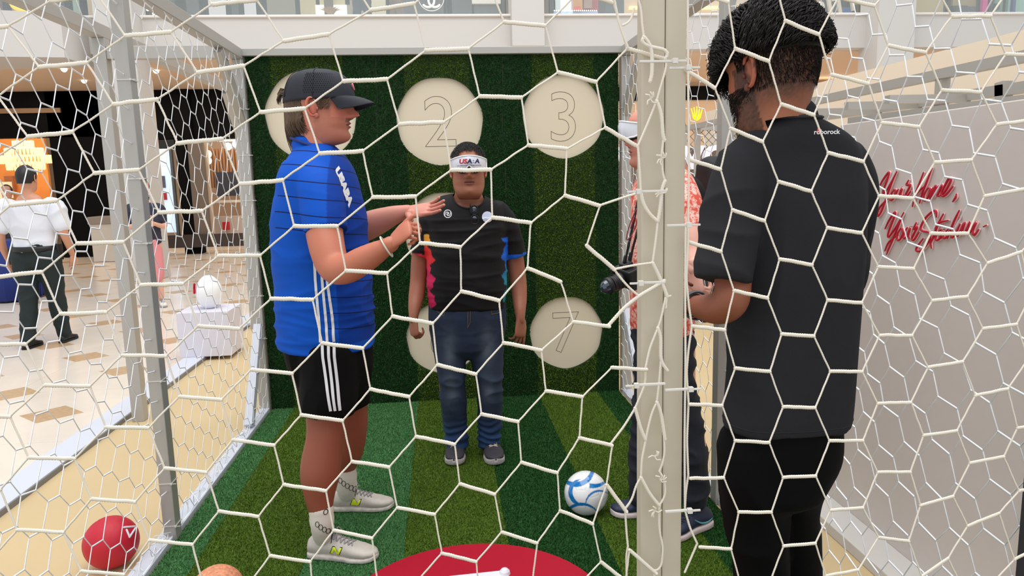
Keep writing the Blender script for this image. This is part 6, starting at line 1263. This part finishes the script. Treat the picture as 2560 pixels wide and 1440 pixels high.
# ---------------- people in the distance ----------------
def far_person(label, foot, h, fwd, top, bottom, skin=(196, 140, 112), hair=(20, 18, 18), skirt=False, sleeve=.5, armL=None, armR=None, wide=1.0, shoe_c=(16, 16, 18), stride=.08, longhair=False, group=None, tuck=None, low=False, sh_label=None):
    T = thing('person', label, 'person', group); f = Vector(fwd).normalized(); yaw = math.atan2(-f.x, f.y); k = h / 1.75; MM = Matrix.Translation(Vector(foot)) @ Matrix.Rotation(yaw, 4, 'Z') @ Matrix.Scale(k, 4)
    vx = .012 if not low else .02; w = wide
    HM = Matrix.Translation((0, .01, 1.625)) @ Matrix.Scale(1.0, 4); body = head_mb(0, 1, 44, 56).xf(HM); c = MB()
    c.tube([(0, 0, 1.56), (0, -.01, 1.46), (0, -.01, 1.40)], [.05, .052, .07], 14, sub=3)
    c.tube([(0, 0, 1.42), (0, 0, 1.36), (0, .01, 1.2), (0, .01, 1.05), (0, 0, .92), (0, 0, .84)], [(.10 * w, .07), (.16 * w, .09), (.155 * w, .10), (.14 * w, .095), (.155 * w, .10), (.14 * w, .09)], 22, side=(1, 0, 0), sub=4)
    AL = armL or [(-.20 * w, 0, 1.36), (-.25 * w, -.01, 1.08), (-.26 * w, .05, .86)]; AR = armR or [(.20 * w, 0, 1.36), (.25 * w, -.01, 1.08), (.26 * w, .05, .86)]
    for A in (AL, AR): c.tube(A, [.05 * w, .041, .026], 14, sub=5)
    lg = [[(-.09 * w, 0, .88), (-.095, -stride * .3, .48), (-.10, -stride, .09)], [(.09 * w, 0, .88), (.095, stride * .6, .48), (.10, stride, .09)]]
    for L_ in lg: c.tube(L_, [.082 * w, .055, .036], 16, sub=6)
    body.join(remeshed(c, vx, 2))
    for A, sd in ((AL, 1), (AR, -1)):
        d = (Vector(A[2]) - Vector(A[1])).normalized(); body.join(remeshed(hand_mb(A[2], d, (-sd * -1 * 1.0, .1, 0.05), sd, .95, (.35, .4, .5, .6), (.4, .2, .3), .03, (.026, .02)), .005, 1))
    o = body.xf(MM).build('body', mat('skin_%d_%d' % skin[:2], skin, .5), T, True)
    s = MB(); zb = tuck or .90
    s.tube([(0, 0, 1.435), (0, 0, 1.41), (0, 0, 1.36), (0, .01, 1.2), (0, .01, 1.05), (0, 0, zb)], [(.075, .06), (.13 * w, .085), (.185 * w, .105), (.175 * w, .12), (.165 * w, .118), (.17 * w, .118)], 30, side=(1, 0, 0), sub=5)
    for A in (AL, AR):
        a, b = Vector(A[0]), Vector(A[1]); s.tube([Vector((a.x * .8, a.y, a.z + .012)), a.lerp(b, .05) + Vector((0, 0, .01)), a.lerp(b, .3), a.lerp(b, sleeve * 1.35)], [.06 * w, .068 * w, .065 * w, .062 * w], 18, sub=3)
    s = remeshed(s, vx, 2).xf(MM).build('shirt', mat('cloth_%d_%d_%d' % top, top, .75), T, True); displace(s, lambda p, n: fold(p, (5, 5, 5), .012, foot[0]))
    if skirt:
        q = MB(); q.tube([(0, 0, 1.0), (0, 0, .9), (0, 0, .7), (0, 0, .42)], [(.125, .09), (.16, .12), (.165, .12), (.155, .11)], 30, side=(1, 0, 0), sub=5); q = q.xf(MM).build('skirt', mat('cloth_%d_%d_%d' % bottom, bottom, .7), T, True); displace(q, lambda p, n: fold(p, (14, 14, 1.5), .012, 2))
    else:
        q = MB(); q.tube([(0, 0, 1.0), (0, 0, .93), (0, 0, .84)], [(.158 * w, .11), (.172 * w, .118), (.165 * w, .112)], 28, side=(1, 0, 0), sub=4)
        for L_ in lg: q.tube(L_, [.10 * w, .082, .066], 22, sub=6)
        q = remeshed(q, vx, 2).xf(MM).build('trousers', mat('cloth_%d_%d_%d' % bottom, bottom, .8), T, True); displace(q, lambda p, n: fold(p, (5, 5, 8), .010, 4))
    hm = MB(); R = []
    for i in range(16):
        t = i / 15; ph = 2.2 * (1 - t); sp_ = math.sin(min(ph, pi / 2)) * (1 - .10 * max(0, ph - pi / 2)); R.append([(.086 * sp_ * math.cos(a), -.008 + (.108 if math.sin(a) < 0 else .094) * sp_ * math.sin(a) - (.0), max(.022 + .112 * math.cos(ph), (.05 if math.sin(a) > .2 else -.045 if math.sin(a) < -.4 else -.005))) for a in [2 * pi * j / 36 for j in range(36)]])
    hm.rings(R, close=True)
    if longhair: hm.tube([(0, -.06, .05), (0, -.085, -.05), (0, -.09, -.16), (0, -.08, -.25)], [(.08, .05), (.085, .04), (.075, .035), (.04, .02)], 16, side=(1, 0, 0), sub=4)
    h_ = hm.xf(HM).xf(MM).build('hair', mat('hair_%d' % hair[0], hair, .5), T, True)
    for L_ in lg:
        e = MM @ Vector(L_[2]); shoe(T, (e.x - f.x * .07, e.y - f.y * .07), f, .27 * k, mat('shoe_%d' % shoe_c[0], shoe_c, .5), mat('sole_%d' % (shoe_c[0] // 2), tuple(int(v * .8) for v in shoe_c), .6), mat('grey_lace'), z0=foot[2], sole_h=.02)
    return T, MM
g0 = atg(118, 868, 0); 
T, MM = far_person('security guard in white short sleeved shirt and dark trousers walking away on the marble', (at(98, 700, 7.75).x, 7.75, -.006), 1.84, (.05, 1, 0), (214, 217, 226), (18, 32, 34), wide=1.22, stride=.13, tuck=.96, armL=[(-.24, 0, 1.36), (-.30, -.02, 1.08), (-.31, .06, .86)], armR=[(.24, 0, 1.36), (.30, -.02, 1.10), (.30, .08, .88)])
b = MB(); b.rings([[(.203 * math.cos(a) * k, .138 * math.sin(a) * k, z) for a in [2 * pi * i / 36 for i in range(36)]] for z, k in ((.935, 1), (.935, 1.03), (.985, 1.03), (.985, 1))], close=False); b.xf(MM).build('belt', mat('black_belt', (14, 14, 15), .5), T, True)
for x, y, z in ((.20, .02, .93), (-.215, .0, .90)): MB().box((x - .025, y - .04, z - .09), (x + .03, y + .04, z + .07)).xf(MM).build('belt_pouch', mat('black_belt'), T, bevel=.008)
root_at(T, (at(98, 700, 7.75).x, 7.75, -.006))
T, MM = far_person('woman in navy top and long pink skirt looking at her phone on the marble', (at(380, 700, 10).x, 10, -.006), 1.70, (.5, -.9, 0), (44, 44, 64), (226, 140, 146), skirt=True, shoe_c=(226, 222, 214), stride=.03, longhair=True, armL=[(-.18, 0, 1.36), (-.22, .02, 1.12), (-.06, .24, 1.16)], armR=[(.18, 0, 1.36), (.22, .02, 1.12), (.08, .24, 1.22)], skin=(222, 170, 146))
MB().box((.02, .29, 1.22), (.09, .30, 1.36)).xf(MM).build('phone', mat('pink_phone', (206, 120, 130), .3), T, bevel=.004) if False else None
root_at(T, (at(380, 700, 10).x, 10, -.006))
ph = MB().box((.04, .31, 1.18), (.11, .32, 1.32)).xf(MM).build('phone', mat('pale_phone', (214, 196, 196), .3), None, bevel=.004); tag(ph, 'pale phone held up by the woman in the pink skirt', 'phone')
T, MM = far_person('dark haired person half hidden behind the security guard by the orange shop', (at(38, 640, 12.8).x, 12.8, -.006), 1.70, (.2, -1, 0), (54, 50, 56), (40, 40, 50), low=True); root_at(T, (at(38, 640, 12.8).x, 12.8, -.006))
T, MM = far_person('person in dark clothes and sunglasses beyond the right side net, by the mesh fence', (at(1776, 700, 7.6).x, 7.6, 0), 1.64, (-.2, -1, 0), (50, 56, 66), (40, 40, 46), skin=(206, 150, 122), low=True)
sg = MB()
for sx in (-1, 1): sg.tube([(sx * .034 + .024 * math.cos(a), .115, 1.648 + .017 * math.sin(a)) for a in [2 * pi * i / 16 for i in range(17)]], .003, 5); sg.sphere((sx * .034, .112, 1.648), (.022, .004, .015), 10, 6)
sg.xf(MM).build('sunglasses', mat('dark_lens'), T, True); root_at(T, (at(1776, 700, 7.6).x, 7.6, 0))
T, MM = far_person('person in navy standing on the upper floor before the lit white display', (at(905, 20, 14.6).x, 14.6, 4.34), 1.72, (.3, 1, 0), (36, 44, 78), (30, 36, 60), low=True); root_at(T, (at(905, 20, 14.6).x, 14.6, 4.34))
T, MM = far_person('person in brown trousers standing on the upper floor by the dark emblem shop', (at(990, 20, 14.6).x, 14.6, 4.34), 1.72, (1, .3, 0), (48, 60, 96), (112, 86, 72), low=True); root_at(T, (at(990, 20, 14.6).x, 14.6, 4.34))
